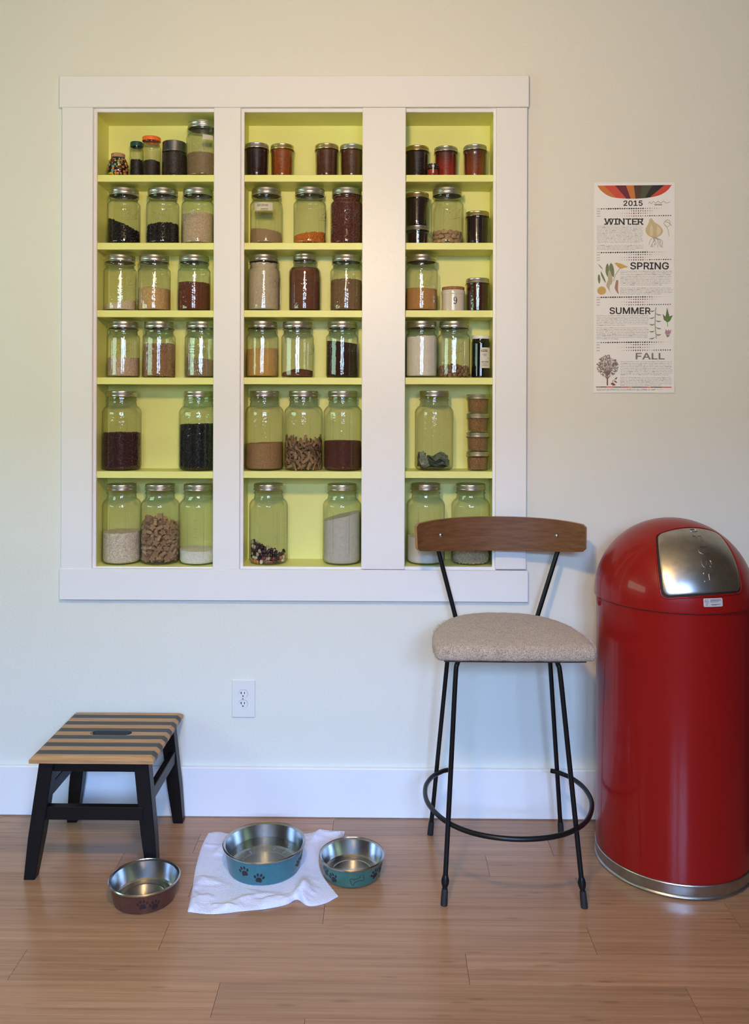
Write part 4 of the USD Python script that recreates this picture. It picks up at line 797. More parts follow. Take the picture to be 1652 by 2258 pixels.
for q in range(8):
    (a0, a1), (b0, b1) = W[q], W[q + 1]
    d = lambda p0, p1, y: p0[0] + (p1[0] - p0[0]) * (y - 160) / 300
    left, right = (a0, a1), (b0, b1)
    quad = sg.Polygon([(d(*left, 100) if q else 0, 100), (d(*right, 100), 100), (d(*right, 460), 460), (d(*left, 460) if q else 0, 460)])
    part(t, 'fan_segment', flat(bowlp.intersection(quad)), ink('fan_%d' % q, WC[q]))
def word(tx, x0, x1, y0, y1, c, bold=True, dx=0.0, serif=False):
    m = meshkit.text_mesh(tx, 0.1, 0.01, bold); lo, hi = m.bounds; vv = (m.vertices - lo) / (hi - lo)
    X = 1300 + (x0 + vv[:, 0] * (x1 - x0)) / S1; Y = 390 + (y1 - vv[:, 1] * (y1 - y0)) / S1
    x = (X - 1310.3) / 176.4 * pw; zz = -(Y - 402.5) / 464.0 * ph
    y = -(lift(np.clip(x / pw, 0, 1), np.clip(-zz / ph, 0, 1)) + 0.00025 + vv[:, 2] * 0.0002)
    part(t, 'heading', trimesh.Trimesh(np.stack([x, y, zz], -1), m.faces, process=False), c)
    if serif:
        n = len(tx); ms = []
        for i in range(n + 1):
            xx = x0 + (x1 - x0) * i / n
            for yy in (y0 + 8, y1 - 8): ms.append(flat(affinity.scale(sg.Point(min(max(xx, x0 + 12), x1 - 12), yy).buffer(15, 8), 1.3, 0.8), z=0.0003))
        part(t, 'heading_serifs', ms, c)
OFF2 = (630 - 390) * S1           # second enlargement starts this far down
word('2015', 615, 962, 432, 530, BLKI); word('WINTER', 275, 970, 762, 872, BLKI, True, serif=True); word('SPRING', 742, 1438, 1556, 1688, BLKI)
word('SUMMER', 370, 1110, 396 + OFF2, 520 + OFF2, BLKI, True); word('FALL', 845, 1368, 1226 + OFF2, 1346 + OFF2, ink('greygreen', (0.22, 0.21, 0.18)))
rng = np.random.default_rng(60)
sig = [flat(sg.LineString(curve([(1065, 490), (1090, 455), (1120, 490), (1160, 450), (1200, 485), (1240, 445), (1290, 480), (1340, 440), (1390, 480), (1455, 455)], 5)).buffer(3)), flat(sg.box(1175, 502, 1312, 518))]
part(t, 'signature', sig, ink('pale', (0.40, 0.37, 0.35)))
def dots(y0, ys, flip):
    rd, bk, pale = [], [], []
    for r in range(4):
        y = y0 + ys[r]
        for i in range(31):
            x = 222 + i * 41.5; yy = y - (x - 222) * 0.012; s = rng.uniform(0.8, 1.15)
            if r == 0: k, z = (bk, 14) if i < 19 + flip else (rd, max(2, 12 - 1.1 * (i - 19 - flip)))
            elif r == 3: k, z = (bk, 11) if i > 19 + flip else (rd, 12 * math.exp(-((i - 16) / 7.0) ** 2))
            else: k, z = rd, 13 * math.exp(-((i - (17 if r == 1 else 15)) / 6.0) ** 2)
            if z < 2: continue
            z *= s
            if k is bk: poly = sg.Polygon([(x - 1.35 * z, yy + 0.3 * z), (x - 0.2 * z, yy - 0.95 * z), (x + 1.35 * z, yy - 0.3 * z), (x + 0.2 * z, yy + 0.95 * z)])
            else: poly = sg.Polygon([(x - 0.8 * z, yy + 0.8 * z), (x - 0.5 * z, yy - 1.0 * z), (x + 0.9 * z, yy - 0.6 * z), (x + 0.6 * z, yy + 1.0 * z)])
            k.append(flat(poly))
        pale.append(flat(sg.box(135, y - 8, 195, y + 8)))
    part(t, 'moon_marks', bk, BLKI, kind='stuff'); part(t, 'moon_marks', rd, ink('russet', (0.17, 0.055, 0.045)), kind='stuff'); part(t, 'month_names', pale, ink('faint', (0.55, 0.50, 0.48)), kind='stuff')
dots(0, (585, 628, 672, 720), 0); dots(0, (1382, 1425, 1475, 1520), 1); dots(OFF2, (215, 258, 308, 355), 1); dots(OFF2, (1040, 1082, 1132, 1186), 3)
def para(x0, x1, y0, y1, n, last=0.8):
    g, d = [], []
    for i in range(n):
        y = y0 + (y1 - y0) * (i + 0.5) / n; x = x0; e = x1 if i < n - 1 else x0 + (x1 - x0) * last
        while x < e - 15:
            w = min(rng.uniform(22, 95), e - x); h = rng.uniform(5.5, 8)
            (d if rng.random() < 0.18 else g).append(flat(sg.box(x, y - h / 1.6, x + w, y + h / 1.6))); x += w + rng.uniform(10, 16)
    part(t, 'fine_print', g, ink('fine_grey', (0.52, 0.49, 0.475)), kind='stuff'); part(t, 'fine_print', d, ink('darkgrey', (0.30, 0.27, 0.265)), kind='stuff')
para(140, 972, 885, 1215, 12, 0.93); para(140, 975, 1232, 1340, 4, 0.83)
para(565, 1495, 1705, 1985, 9); para(560, 1505, 30 + OFF2, 165 + OFF2, 5, 0.78)
para(135, 1070, 535 + OFF2, 740 + OFF2, 7, 0.55); para(135, 1075, 755 + OFF2, 985 + OFF2, 8, 0.42)
para(570, 1505, 1372 + OFF2, 1640 + OFF2, 9, 0.92); para(565, 1490, 1660 + OFF2, 1825 + OFF2, 6, 0.8); para(140, 1330, 1880 + OFF2, 1915 + OFF2, 2, 0.9)
# drawings
_dz = [0]
def drawn(name, polys, c):
    ms = []
    for p in polys: _dz[0] += 1; ms.append(flat(p, z=0.00002 * (_dz[0] % 40)))
    part(t, name, ms, ink(*c))
gx = curve([(1115, 752), (1140, 775), (1180, 830), (1260, 880), (1325, 960), (1318, 1030), (1260, 1085), (1180, 1112), (1090, 1085), (1030, 1030), (1015, 950), (1050, 880), (1080, 810), (1072, 790)], 5)
drawn('garlic_bulb', [sg.Polygon(gx)], ('garlic', (0.62, 0.50, 0.30)))
part(t, 'garlic_cloves', [flat(sg.Polygon(curve([(1120, 860), (1150, 930), (1150, 1040), (1120, 1085), (1092, 1030), (1095, 930)], 4)), z=0.0003), flat(sg.Polygon(curve([(1230, 890), (1290, 960), (1280, 1030), (1230, 1075), (1215, 1000)], 4)), z=0.0003)], ink('garlic_light', (0.72, 0.62, 0.43)))
roots = [sg.LineString(curve([(1150 + 5 * q, 1105), (1120 + 22 * q + rng.uniform(-20, 20), 1160 + rng.uniform(-10, 20)), (1080 + 27 * q + rng.uniform(-15, 15), 1230 + rng.uniform(-30, 50)), (1110 + 24 * q + rng.uniform(-30, 30), 1285 + rng.uniform(-60, 10))], 4)).buffer(3) for q in range(10)]
drawn('garlic_roots', roots, ('root', (0.38, 0.29, 0.26)))
drawn('garlic_scape', [sg.LineString(curve([(1438, 1080), (1425, 980), (1380, 890), (1345, 850), (1390, 790), (1450, 800), (1455, 870), (1410, 910), (1360, 880)], 6)).buffer(4), sg.LineString(curve([(1370, 820), (1420, 830), (1485, 885)], 5)).buffer(5)], ('scape', (0.42, 0.37, 0.24)))
leaf = lambda pts: sg.Polygon(curve(pts + [pts[0]], 5)).buffer(0)
drawn('spring_leaves', [leaf([(330, 1575), (300, 1640), (300, 1760), (350, 1830), (365, 1720), (350, 1620)]), leaf([(390, 1570), (360, 1640), (390, 1760), (440, 1830), (450, 1720), (425, 1610)]), leaf([(165, 1780), (155, 1860), (180, 1950), (200, 1880), (190, 1800)]), leaf([(210, 1715), (215, 1790), (260, 1880), (300, 1930), (270, 1830)]), leaf([(150, 1580), (195, 1640), (245, 1690), (215, 1640)])], ('leaf', (0.19, 0.235, 0.12)))
drawn('pale_stems', [leaf([(365, 1690), (340, 1760), (350, 1950), (400, 1960), (420, 1870), (390, 1740)]), leaf([(330, 1900), (310, OFF2), (340, 60 + OFF2), (420, 165 + OFF2), (370, 80 + OFF2), (375, 1930)]), sg.LineString([(545, 1680), (470, 1790), (440, 1900)]).buffer(6)], ('stem', (0.50, 0.44, 0.30)))
drawn('spring_shoot', [leaf([(490, 1880), (470, 1970), (465, 60 + OFF2), (530, 155 + OFF2), (520, 60 + OFF2), (525, 1900)])], ('shoot', (0.44, 0.24, 0.17)))
drawn('yellow_flower', [sg.Polygon([((88 if i % 2 else 70) * math.cos(i * PI / 20) + 225, (82 if i % 2 else 66) * math.sin(i * PI / 20) + 92 + OFF2) for i in range(40)])], ('flower', (0.62, 0.41, 0.13))); drawn('yellow_flower', [sg.Polygon([(455, 1572), (500, 1565), (590, 1590), (640, 1612), (700, 1645), (640, 1655), (560, 1680), (530, 1655), (495, 1620)])], ('flower', (0.62, 0.41, 0.13)))
stem = [sg.LineString([(1205, 400 + OFF2), (1195, 560 + OFF2), (1190, 700 + OFF2), (1215, 965 + OFF2)]).buffer(5)]
for q, y in enumerate(range(440, 960, 62)):
    s = 1 if q % 2 else -1; stem.append(leaf([(1195, y + OFF2), (1195 + s * 40, y + 15 + OFF2), (1195 + s * 110, y + rng.uniform(10, 40) + OFF2), (1195 + s * 50, y + 40 + OFF2)]))
drawn('summer_stem', stem, ('summer', (0.24, 0.27, 0.18)))
drawn('summer_leaf', [sg.Polygon([(1408, 400 + OFF2), (1450, 560 + OFF2), (1510, 540 + OFF2), (1462, 640 + OFF2), (1415, 672 + OFF2), (1350, 620 + OFF2), (1330, 515 + OFF2), (1380, 570 + OFF2)]), sg.LineString([(1414, 670 + OFF2), (1418, 745 + OFF2)]).buffer(4)], ('summer_leaf', (0.13, 0.21, 0.07)))
drawn('clover_flower', [sg.Polygon([(1385, 790 + OFF2), (1415, 830 + OFF2), (1440, 790 + OFF2), (1450, 830 + OFF2), (1485, 795 + OFF2), (1470, 870 + OFF2), (1420, 895 + OFF2), (1370, 870 + OFF2)])], ('clover', (0.45, 0.27, 0.38)))
drawn('flower_base', [leaf([(1385, 880 + OFF2), (1415, 940 + OFF2), (1460, 890 + OFF2), (1420, 900 + OFF2)])], ('flower_base', (0.30, 0.24, 0.13)))
br = [sg.Polygon([(320, 1820 + OFF2), (345, 1820 + OFF2), (345, 1700 + OFF2), (385, 1640 + OFF2), (340, 1670 + OFF2), (335, 1560 + OFF2), (320, 1670 + OFF2), (275, 1640 + OFF2), (320, 1700 + OFF2)])]
tw = []
for q in range(230):
    a = rng.uniform(0, 2 * PI); r = 195 * math.sqrt(rng.uniform(0.02, 1)); x, y = 335 + r * math.cos(a), 1465 + OFF2 + r * math.sin(a)
    l = rng.uniform(10, 19); b = rng.uniform(0, PI); tw.append(affinity.rotate(affinity.scale(sg.Point(x, y).buffer(l, 3), 1, 0.42), math.degrees(b)))
for q in range(14):
    a = -PI / 2 + (q - 6.5) * 0.19; br.append(sg.LineString([(333, 1660 + OFF2), (335 + 90 * math.cos(a), 1560 + OFF2 + 90 * math.sin(a)), (335 + 190 * math.cos(a + 0.1), 1500 + OFF2 + 190 * math.sin(a))]).buffer(3.5))
drawn('tree_trunk', br, ('trunk', (0.24, 0.14, 0.12)))
part(t, 'tree_leaves', [flat(p, z=0.0009 + 0.000004 * i_) for i_, p in enumerate(tw)], ink('tree_leaf', (0.25, 0.18, 0.15)), kind='stuff')
drawn('rose_hip', [leaf([(390, 1790 + OFF2), (430, 1770 + OFF2), (480, 1810 + OFF2), (440, 1822 + OFF2)]), leaf([(470, 1690 + OFF2), (515, 1670 + OFF2), (490, 1710 + OFF2)]), leaf([(450, 1750 + OFF2), (510, 1775 + OFF2), (480, 1735 + OFF2)]), sg.LineString([(440, 1780 + OFF2), (425, 1740 + OFF2), (500, 1690 + OFF2)]).buffer(3)], ('hip', (0.22, 0.075, 0.065)))
bl = [(128, 210, (0.30, 0.12, 0.05)), (210, 315, (0.03, 0.025, 0.025)), (315, 440, (0.50, 0.06, 0.05)), (440, 580, (0.06, 0.05, 0.045)), (580, 720, (0.42, 0.04, 0.06)), (720, 780, (0.55, 0.2, 0.05)), (780, 945, (0.05, 0.045, 0.045)), (945, 1050, (0.25, 0.03, 0.05)), (1050, 1120, (0.55, 0.15, 0.05)), (1120, 1310, (0.04, 0.03, 0.03)), (1310, 1490, (0.6, 0.08, 0.06))]
for q, (a, b, c) in enumerate(bl): part(t, 'border_stripe', flat(sg.box(a, 1843 + OFF2, b, 1858 + OFF2)), ink('border_%d' % q, c))

# ------------------------------------------------------------------ bar stool
sx0 = 0.330
t = thing('bar_stool', 'black metal bar stool with a curved wooden backrest and tan fabric seat', 'bar stool', (sx0, -0.26, 0))
walnut = mottled('walnut', [(0.25, (0.10, 0.042, 0.016)), (0.5, (0.145, 0.065, 0.026)), (0.75, (0.19, 0.088, 0.038))], 14.0, 0.45, 5.0, (1.2, 3, 9), spec=0.2)
ply = plain('plywood_edge', (0.36, 0.19, 0.09), 0.55)
fabric = M('seat_fabric', {'g': ('texture_coordinate', {}), 'n': ('noise_texture', {'scale': 420.0, 'detail': 3.0}), 'n2': ('noise_texture', {'scale': 60.0, 'detail': 3.0}), 'x': ('mix', {'fac': 0.12, 'mix_type': 'mix'}),
    'r': ('rgb_ramp', {'ramp': [(0.36, (0.22, 0.165, 0.12)), (0.5, (0.44, 0.355, 0.28)), (0.64, (0.66, 0.57, 0.475))]}), 'b': ('bump', {'strength': 1.0, 'distance': 0.0022}), 'p': ('principled_bsdf', {'roughness': 0.95, 'specular_ior_level': 0.1, 'sheen_weight': 0.25, 'sheen_roughness': 0.5})},
    [('g.object', 'n.vector'), ('g.object', 'n2.vector'), ('n.color', 'x.color1'), ('n2.color', 'x.color2'), ('x.color', 'r.fac'), ('r.color', 'p.base_color'), ('n.fac', 'b.height'), ('b.normal', 'p.normal')], 'p.BSDF')
# seat: straight front edge, rounded back; y local: front -0.17, back +0.20
def seat_outline(k=1.0, n=96):
    hw = 0.2025; pts = []
    fy, by = -0.172, 0.196
    pts += [(-hw * 0.985, fy + 0.012), (-hw * 0.955, fy)] + [(x, fy - 0.004 * (1 - (x / hw) ** 2)) for x in np.linspace(-hw * 0.9, hw * 0.9, 9)] + [(hw * 0.955, fy), (hw * 0.985, fy + 0.012)]
    for a in np.linspace(0, PI, 40):
        c, s = math.cos(a), math.sin(a)
        pts.append((hw * math.copysign(abs(c) ** 0.80, c), -0.105 + (by + 0.105) * abs(s) ** 0.92))
    return sg.Polygon(pts).buffer(0.004).buffer(-0.004)
so = seat_outline(); q0 = so.buffer(-0.001)
def ring_of(poly, n=120):
    l = poly.exterior; L_ = l.length; s0 = l.project(sg.Point(0, -1)); return np.array([l.interpolate((s0 + i * L_ / n) % L_).coords[0] for i in range(n)])
rows = []
for off, z in ((0.016, 0.592), (0.004, 0.592), (0.0, 0.597), (-0.0015, 0.606), (-0.001, 0.615), (0.003, 0.6215), (0.010, 0.6265), (0.022, 0.6295), (0.045, 0.6315), (0.085, 0.633), (0.125, 0.6335)):
    P = so.buffer(-off) if off else so; rr = ring_of(P); rows.append(np.column_stack([rr, np.full(len(rr), z)]))
vv = np.vstack(rows); n = 120; ff = []
for i in range(len(rows) - 1):
    for k in range(n):
        k2 = (k + 1) % n; ff += [(i * n + k, (i + 1) * n + k, (i + 1) * n + k2), (i * n + k, (i + 1) * n + k2, i * n + k2)]
c0 = len(vv); vv = np.vstack([vv, [0, 0.01, 0.6335], [0, 0.01, 0.592]])
for k in range(n): ff += [(c0, (len(rows) - 1) * n + (k + 1) % n, (len(rows) - 1) * n + k), (c0 + 1, k, (k + 1) % n)]
seat = trimesh.Trimesh(vv, ff, process=False); seat.fix_normals()
seat = trimesh.Trimesh(*trimesh.remesh.subdivide_to_size(seat.vertices, seat.faces, 0.012, max_iter=8), process=False); seat.merge_vertices()
seat.vertices += seat.vertex_normals * ((meshkit.fbm(seat.vertices * 70, 3, 3) - 0.5) * 0.0026)[:, None]
part(t, 'seat', seat, fabric, True)
part(t, 'seat_board', moved(ext(so.buffer(-0.022), 0.009), (0, 0, 0.5835)), plain('board_dark', (0.03, 0.02, 0.014), 0.6))
# fuzzy pile along the seat's edge
rng = np.random.default_rng(70); rr = ring_of(so, 700); cv, cw, cc = [], [], []
for (x, y) in rr:
    if y > 0.12: continue
    for q in range(5):
        z = rng.uniform(0.594, 0.624); o = np.array([x, y]) / (np.hypot(x, y) + 1e-9)
        if y < -0.165: o = np.array([0, -1.0])
        l = rng.uniform(0.002, 0.0042); p0 = np.array([x, y, z]); p0[:2] -= o * 0.001; p1 = p0 + np.array([o[0] * l, o[1] * l, rng.uniform(-0.0015, 0.001)]) + rng.normal(size=3) * 0.0006
        cv += [p0, (p0 + p1) / 2 + rng.normal(size=3) * 0.0004, p1]; cc.append(3)
bc = UsdGeom.BasisCurves.Define(stage, str(t.GetPath()) + '/pile'); bc.CreateTypeAttr('linear'); bc.CreatePointsAttr([Gf.Vec3f(*map(float, p)) for p in cv]); bc.CreateCurveVertexCountsAttr(cc); bc.CreateWidthsAttr([0.0005]); bc.SetWidthsInterpolation('constant')
UsdShade.MaterialBindingAPI.Apply(bc.GetPrim()).Bind(plain('pile_wool', (0.50, 0.42, 0.35), 0.9)); tag(bc.GetPrim(), None, None, None, 'stuff')
# backrest: a bowed plywood board, ends coming forward
nu, nv = 49, 9; U, V = np.meshgrid(np.linspace(-1, 1, nu), np.linspace(0, 1, nv), indexing='ij')
def brest(U, V, off):
    hw = 0.2405; e = np.abs(U)
    ztop = 0.9005 - 0.0125 * e ** 2.2; zbot = 0.8035 + 0.012 * e ** 3
    rc = np.clip((e - 0.955) / 0.045, 0, 1); ztop = ztop - 0.006 * rc ** 2; zbot = zbot + 0.007 * rc ** 2
    tilt = 0.010 * (V - 0.5)
    x = hw * np.sin(U * 1.02) / math.sin(1.02) * (1 - 0.012 * (1 - V) * e); y = 0.210 - 0.085 * U ** 2 + tilt
    nx = 0.17 * U / 0.2405; k = np.sqrt(1 + nx ** 2)
    return np.stack([x + off * (nx / k), y + off / k, zbot + (ztop - zbot) * V], -1)
TH = 0.0115; fr, bk = brest(U, V, -TH / 2).reshape(-1, 3), brest(U, V, TH / 2).reshape(-1, 3)
fg = []
for i in range(nu - 1):
    for k in range(nv - 1):
        a = i * nv + k; fg += [(a, a + nv, a + nv + 1), (a, a + nv + 1, a + 1)]
fg = np.array(fg); o = nu * nv
part(t, 'backrest', trimesh.Trimesh(np.vstack([fr, bk]), np.vstack([fg, fg[:, ::-1] + o]), process=False), walnut, True)
loop = [i * nv for i in range(nu)] + [(nu - 1) * nv + k for k in range(1, nv)] + [i * nv + nv - 1 for i in range(nu - 2, -1, -1)] + [k for k in range(nv - 2, 0, -1)]
eg = []
for i in range(len(loop)):
    a, b = loop[i], loop[(i + 1) % len(loop)]; eg += [(a, o + a, o + b), (a, o + b, b)]
part(t, 'plywood_edge', trimesh.Trimesh(np.vstack([fr, bk]), eg, process=False), ply, label='lighter plywood edge of the backrest')
for s, ux in ((-1, -0.635), (1, 0.635)):
    p = brest(np.array([[ux]]), np.array([[0.5]]), -TH / 2)[0, 0]; d = m3.Manifold.sphere(0.0065, 24).scale((1, 0.55, 1)); part(t, 'screw', moved(tm(d), p + np.array([0, 0.0005, 0])), steel, True, label='round chrome screw head')
# legs, uprights and foot ring
LR = 0.0062
def leg(pts, r=LR): return tube(spline(pts, 8), r, 14)
gl = sx0; gy = -0.26
FEET = {'fl': (0.151 - gl, -0.455 - gy), 'fr': (0.492 - gl, -0.460 - gy), 'bl': (0.136 - gl, -0.108 - gy), 'br': (0.508 - gl, -0.102 - gy)}
def stool_leg(foot, top, bend, front):
    f = np.array([*foot, 0.012]); tp = np.array(top); d = (tp - f)
    pts = [f, f + d * 0.3, f + d * 0.6, f + d * 0.93]
    if bend: pts += [tp + np.array([bend * 0.25, 0, -0.010]), tp + np.array([bend, 0.0, 0.0]), tp + np.array([bend * 3.0, 0.0, 0.001])]
    else: pts += [tp]
    part(t, 'leg', leg(pts), black_metal, 40)
    dn = d / np.linalg.norm(d)
    if front:
        c = f + d * 0.078; part(t, 'collar', tube([c - dn * 0.014, c - dn * 0.005, c + dn * 0.003, c + dn * 0.014], [0.0068, 0.0098, 0.0098, 0.0066], 14), black_metal, 30)
    part(t, 'rubber_foot', tube([f - dn * 0.0125, f - dn * 0.010, f + dn * 0.020, f + dn * 0.027], [0.0084, 0.0087, 0.0082, 0.0072], 14), rubber, 30)
stool_leg(FEET['fl'], (0.183 - gl, -0.405 - gy, 0.5865), 0.008, True); stool_leg(FEET['fr'], (0.440 - gl, -0.405 - gy, 0.5865), -0.008, True)
stool_leg(FEET['bl'], (0.186 - gl, -0.150 - gy, 0.582), 0, False); stool_leg(FEET['br'], (0.462 - gl, -0.150 - gy, 0.582), 0, False)
for s in (-1, 1):
    pt = brest(np.array([[s * 0.635]]), np.array([[0.5]]), TH / 2)[0, 0]
    ub = np.array([s * 0.110 - 0.006, 0.178, 0.590]); ut = pt + np.array([0, 0.0062, -0.048]); ud = (ut - ub) / np.linalg.norm(ut - ub)
    up_ = np.vstack([spline([(s * 0.086, 0.05, 0.578), (s * 0.096, 0.11, 0.578), (s * 0.106 - 0.005, 0.160, 0.580), tuple(ub)], 6)[:-1], [ub + (ut - ub) * q for q in np.linspace(0, 1, 8)], [ut + np.array([0, 0.0012, 0.02]), pt + np.array([0, 0.0075, 0.012])]])
    part(t, 'upright', tube(up_, 0.0066, 14), black_metal, 40)
a = np.linspace(0, 1, 60); ringp = spline([(-0.146, 0.140, 0.19), (-0.165, 0.128, 0.19), (-0.196, 0.088, 0.19), (-0.216, 0.02, 0.19), (-0.212, -0.07, 0.19), (-0.172, -0.165, 0.19), (-0.10, -0.228, 0.19), (0, -0.250, 0.19), (0.10, -0.228, 0.19), (0.172, -0.165, 0.19), (0.212, -0.07, 0.19), (0.216, 0.02, 0.19), (0.196, 0.088, 0.19), (0.165, 0.128, 0.19), (0.146, 0.140, 0.19)], 8)
part(t, 'foot_ring', tube(ringp, 0.0062, 14), black_metal, 40)

# ------------------------------------------------------------------ red bin
BC = np.array([0.784, -0.226, 0.0]); t = thing('trash_bin', 'tall glossy red dome-topped bin with a steel push flap', 'trash bin', BC)
red = M('red_enamel', {'g': ('geometry', {}), 'n': ('noise_texture', {'scale': 900.0}), 'r': ('rgb_ramp', {'ramp': [(0.3, (0.22, 0.004, 0.004)), (0.7, (0.27, 0.006, 0.005))]}), 'p': ('principled_bsdf', {'roughness': 0.34, 'specular_ior_level': 0.25, 'coat_weight': 0.28, 'coat_roughness': 0.07})},
        [('g.position', 'n.vector'), ('n.fac', 'r.fac'), ('r.color', 'p.base_color')], 'p.BSDF')
part(t, 'body', lathe([(0, 0.036), (0.199, 0.036), (0.2005, 0.040), (0.2015, 0.30), (0.2015, 0.60), (0.2010, 0.7095), (0.19, 0.7095), (0, 0.7095)], 128), red, 30)
part(t, 'base_ring', lathe([(0, 0.0005), (0.199, 0.0005), (0.2035, 0.0018), (0.2045, 0.005), (0.2030, 0.0075), (0.2015, 0.009), (0.2025, 0.012), (0.2028, 0.030), (0.2035, 0.035), (0.2022, 0.0372), (0.1995, 0.0372), (0, 0.0372)], 128), dull_steel, 30, label='dull steel base ring')
DR, DZ, DH = 0.2065, 0.712, 0.2105
part(t, 'dome', lathe([(0, 0.7105), (0.2030, 0.7105), (DR + 0.0004, 0.7118), (DR + 0.0006, 0.716)] + [(DR * math.cos(e), DZ + 0.006 + (DH - 0.006) * math.sin(e)) for e in np.linspace(0.03, PI / 2, 40)], 128), red, 40)
part(t, 'seam', lathe([(0.195, 0.7090), (0.2022, 0.7092), (0.2022, 0.7108), (0.195, 0.711)], 96, True), dark_gap)
def dome_pt(az, el, out=0.0):
    az, el = np.radians(az), np.radians(el); n = np.stack([np.cos(el) * np.sin(az), -np.cos(el) * np.cos(az), np.sin(el)], -1)
    return n * np.array([DR, DR, DH - 0.006]) + n * np.reshape(out, np.shape(out) + (1,)) + np.array([0, 0, DZ + 0.006])
CN = np.radians(np.array([[-37.5, 56.5], [57.0, 57.0], [33.5, 12.5], [-24.0, 9.5]]))   # corners: top left, top right, bottom right, bottom left
CV = np.stack([np.cos(CN[:, 1]) * np.sin(CN[:, 0]), -np.cos(CN[:, 1]) * np.cos(CN[:, 0]), np.sin(CN[:, 1])], -1)
def flap_pt(s, q, out=0.0):
    """s, q in -1..1 over the flap"""
    w = [(1 - s) * (1 + q), (1 + s) * (1 + q), (1 + s) * (1 - q), (1 - s) * (1 - q)]
    n = sum(np.reshape(w[i], np.shape(s) + (1,)) * CV[i] for i in range(4)); n /= np.linalg.norm(n, axis=-1, keepdims=True)
    return n * np.array([DR, DR, DH - 0.006]) + n * np.reshape(np.broadcast_to(out, np.shape(s)), np.shape(s) + (1,)) + np.array([0, 0, DZ + 0.006])
def rsq(k=1.0, n=96):
    P = sg.box(-1, -1, 1, 1).buffer(-0.16).buffer(0.16, 12); r = ring_of(P, n); return r * k
def flap_shell(k, out0, out1, edge):
    R0 = rsq(k); rows = []
    rows.append(flap_pt(R0[:, 0], R0[:, 1], out0)); rows.append(flap_pt(R0[:, 0], R0[:, 1], out1 - edge))
    for c in np.linspace(0.985, 0.0, 18)[:-1]: rows.append(flap_pt(R0[:, 0] * c, R0[:, 1] * c, out1))
    n = len(R0); v = np.vstack(rows + [flap_pt(np.array([0.0]), np.array([0.0]), out1)]); f = []
    for i in range(len(rows) - 1):
        for j in range(n): f += [(i * n + j, i * n + (j + 1) % n, (i + 1) * n + (j + 1) % n), (i * n + j, (i + 1) * n + (j + 1) % n, (i + 1) * n + j)]
    for j in range(n): f.append((len(v) - 1, (len(rows) - 1) * n + j, (len(rows) - 1) * n + (j + 1) % n))
    m = trimesh.Trimesh(v, f, process=False); m.fix_normals(); return m
part(t, 'flap_gap', flap_shell(1.055, -0.002, 0.0007, 0.0001), dark_gap, 40)
flap_steel = mottled('flap_steel', [(0.3, (0.40, 0.385, 0.36)), (0.7, (0.50, 0.485, 0.46))], 45.0, 0.30, metal=1.0)
fp = part(t, 'push_flap', flap_shell(1.0, 0.0002, 0.0030, 0.0012), flap_steel, 50, label='brushed steel push flap')
R0 = rsq(1.085); part(t, 'opening_lip', tube(flap_pt(R0[:, 0], R0[:, 1], 0.0003), 0.0024, 8, True), red, True)
# PUSH, pressed into the flap, reading downwards
def press(tx, q, hh, ww, s0):
    m = subdiv(lettering(tx, ww, hh, 0.0018, False), 0.05)
    v = m.vertices; S_ = s0 + v[:, 1]; Q = q - v[:, 0]
    return trimesh.Trimesh(flap_pt(S_, Q, 0.0028 + v[:, 2]), m.faces, process=False)
for tx, q in (('P', 0.52), ('U', 0.14), ('S', -0.22), ('H', -0.58)): part(fp, 'letter', press(tx, q, 0.25, 0.24, 0.10), flap_steel, 30)
part(fp, 'emblem', press('O', 0.86, 0.24, 0.14, 0.08), flap_steel, 30)
# rating sticker on the rim and side lugs
AZ, EZ = (2.0, 16.0), (3.0, 9.6)
def on_dome(m, az0, el0, k=1.0):
    v = m.vertices; R = DR; return trimesh.Trimesh(dome_pt(az0 + np.degrees(v[:, 0] / R), el0 + np.degrees(v[:, 1] / R), 0.0006 + v[:, 2]), m.faces, process=False)
sp_ = sg.box(-0.0255, -0.0105, 0.0255, 0.0105).buffer(-0.003).buffer(0.003)
stk = part(t, 'sticker', on_dome(subdiv(ext(sp_, 0.0003), 0.004), 9.2, 6.2), plain('sticker_silver', (0.50, 0.50, 0.52), 0.4), label='small silver rating sticker')
sk = ink('sticker', (0.10, 0.09, 0.10))
part(stk, 'logo', [on_dome(moved(subdiv(ext(sg.Point(0, 0).buffer(0.0052, 20).difference(sg.Point(0, 0).buffer(0.0046, 20)), 0.0003), 0.004), (-0.0175, 0.003, 0.0003)), 9.2, 6.2), on_dome(moved(subdiv(lettering('UL', 0.0055, 0.0045, 0.0003), 0.004), (-0.0175, 0.003, 0.0003)), 9.2, 6.2)], sk)
lines_ = [moved(subdiv(ext(sg.box(-w / 2, -0.0005, w / 2, 0.0005), 0.0003), 0.004), (x, y, 0.0003)) for w, x, y in ((0.028, 0.006, 0.0068), (0.030, 0.007, 0.0045), (0.022, 0.003, 0.0015), (0.026, 0.006, -0.0045), (0.012, 0.002, -0.0068), (0.005, -0.0175, -0.006))]
part(stk, 'small_print', [on_dome(m, 9.2, 6.2) for m in lines_], sk)
for s in (-1, 1): part(t, 'dome_lug', moved(tm(m3.Manifold.sphere(1.0, 32).scale((0.006, 0.020, 0.017))), (s * 0.2005, 0.0, 0.700)), red, True)
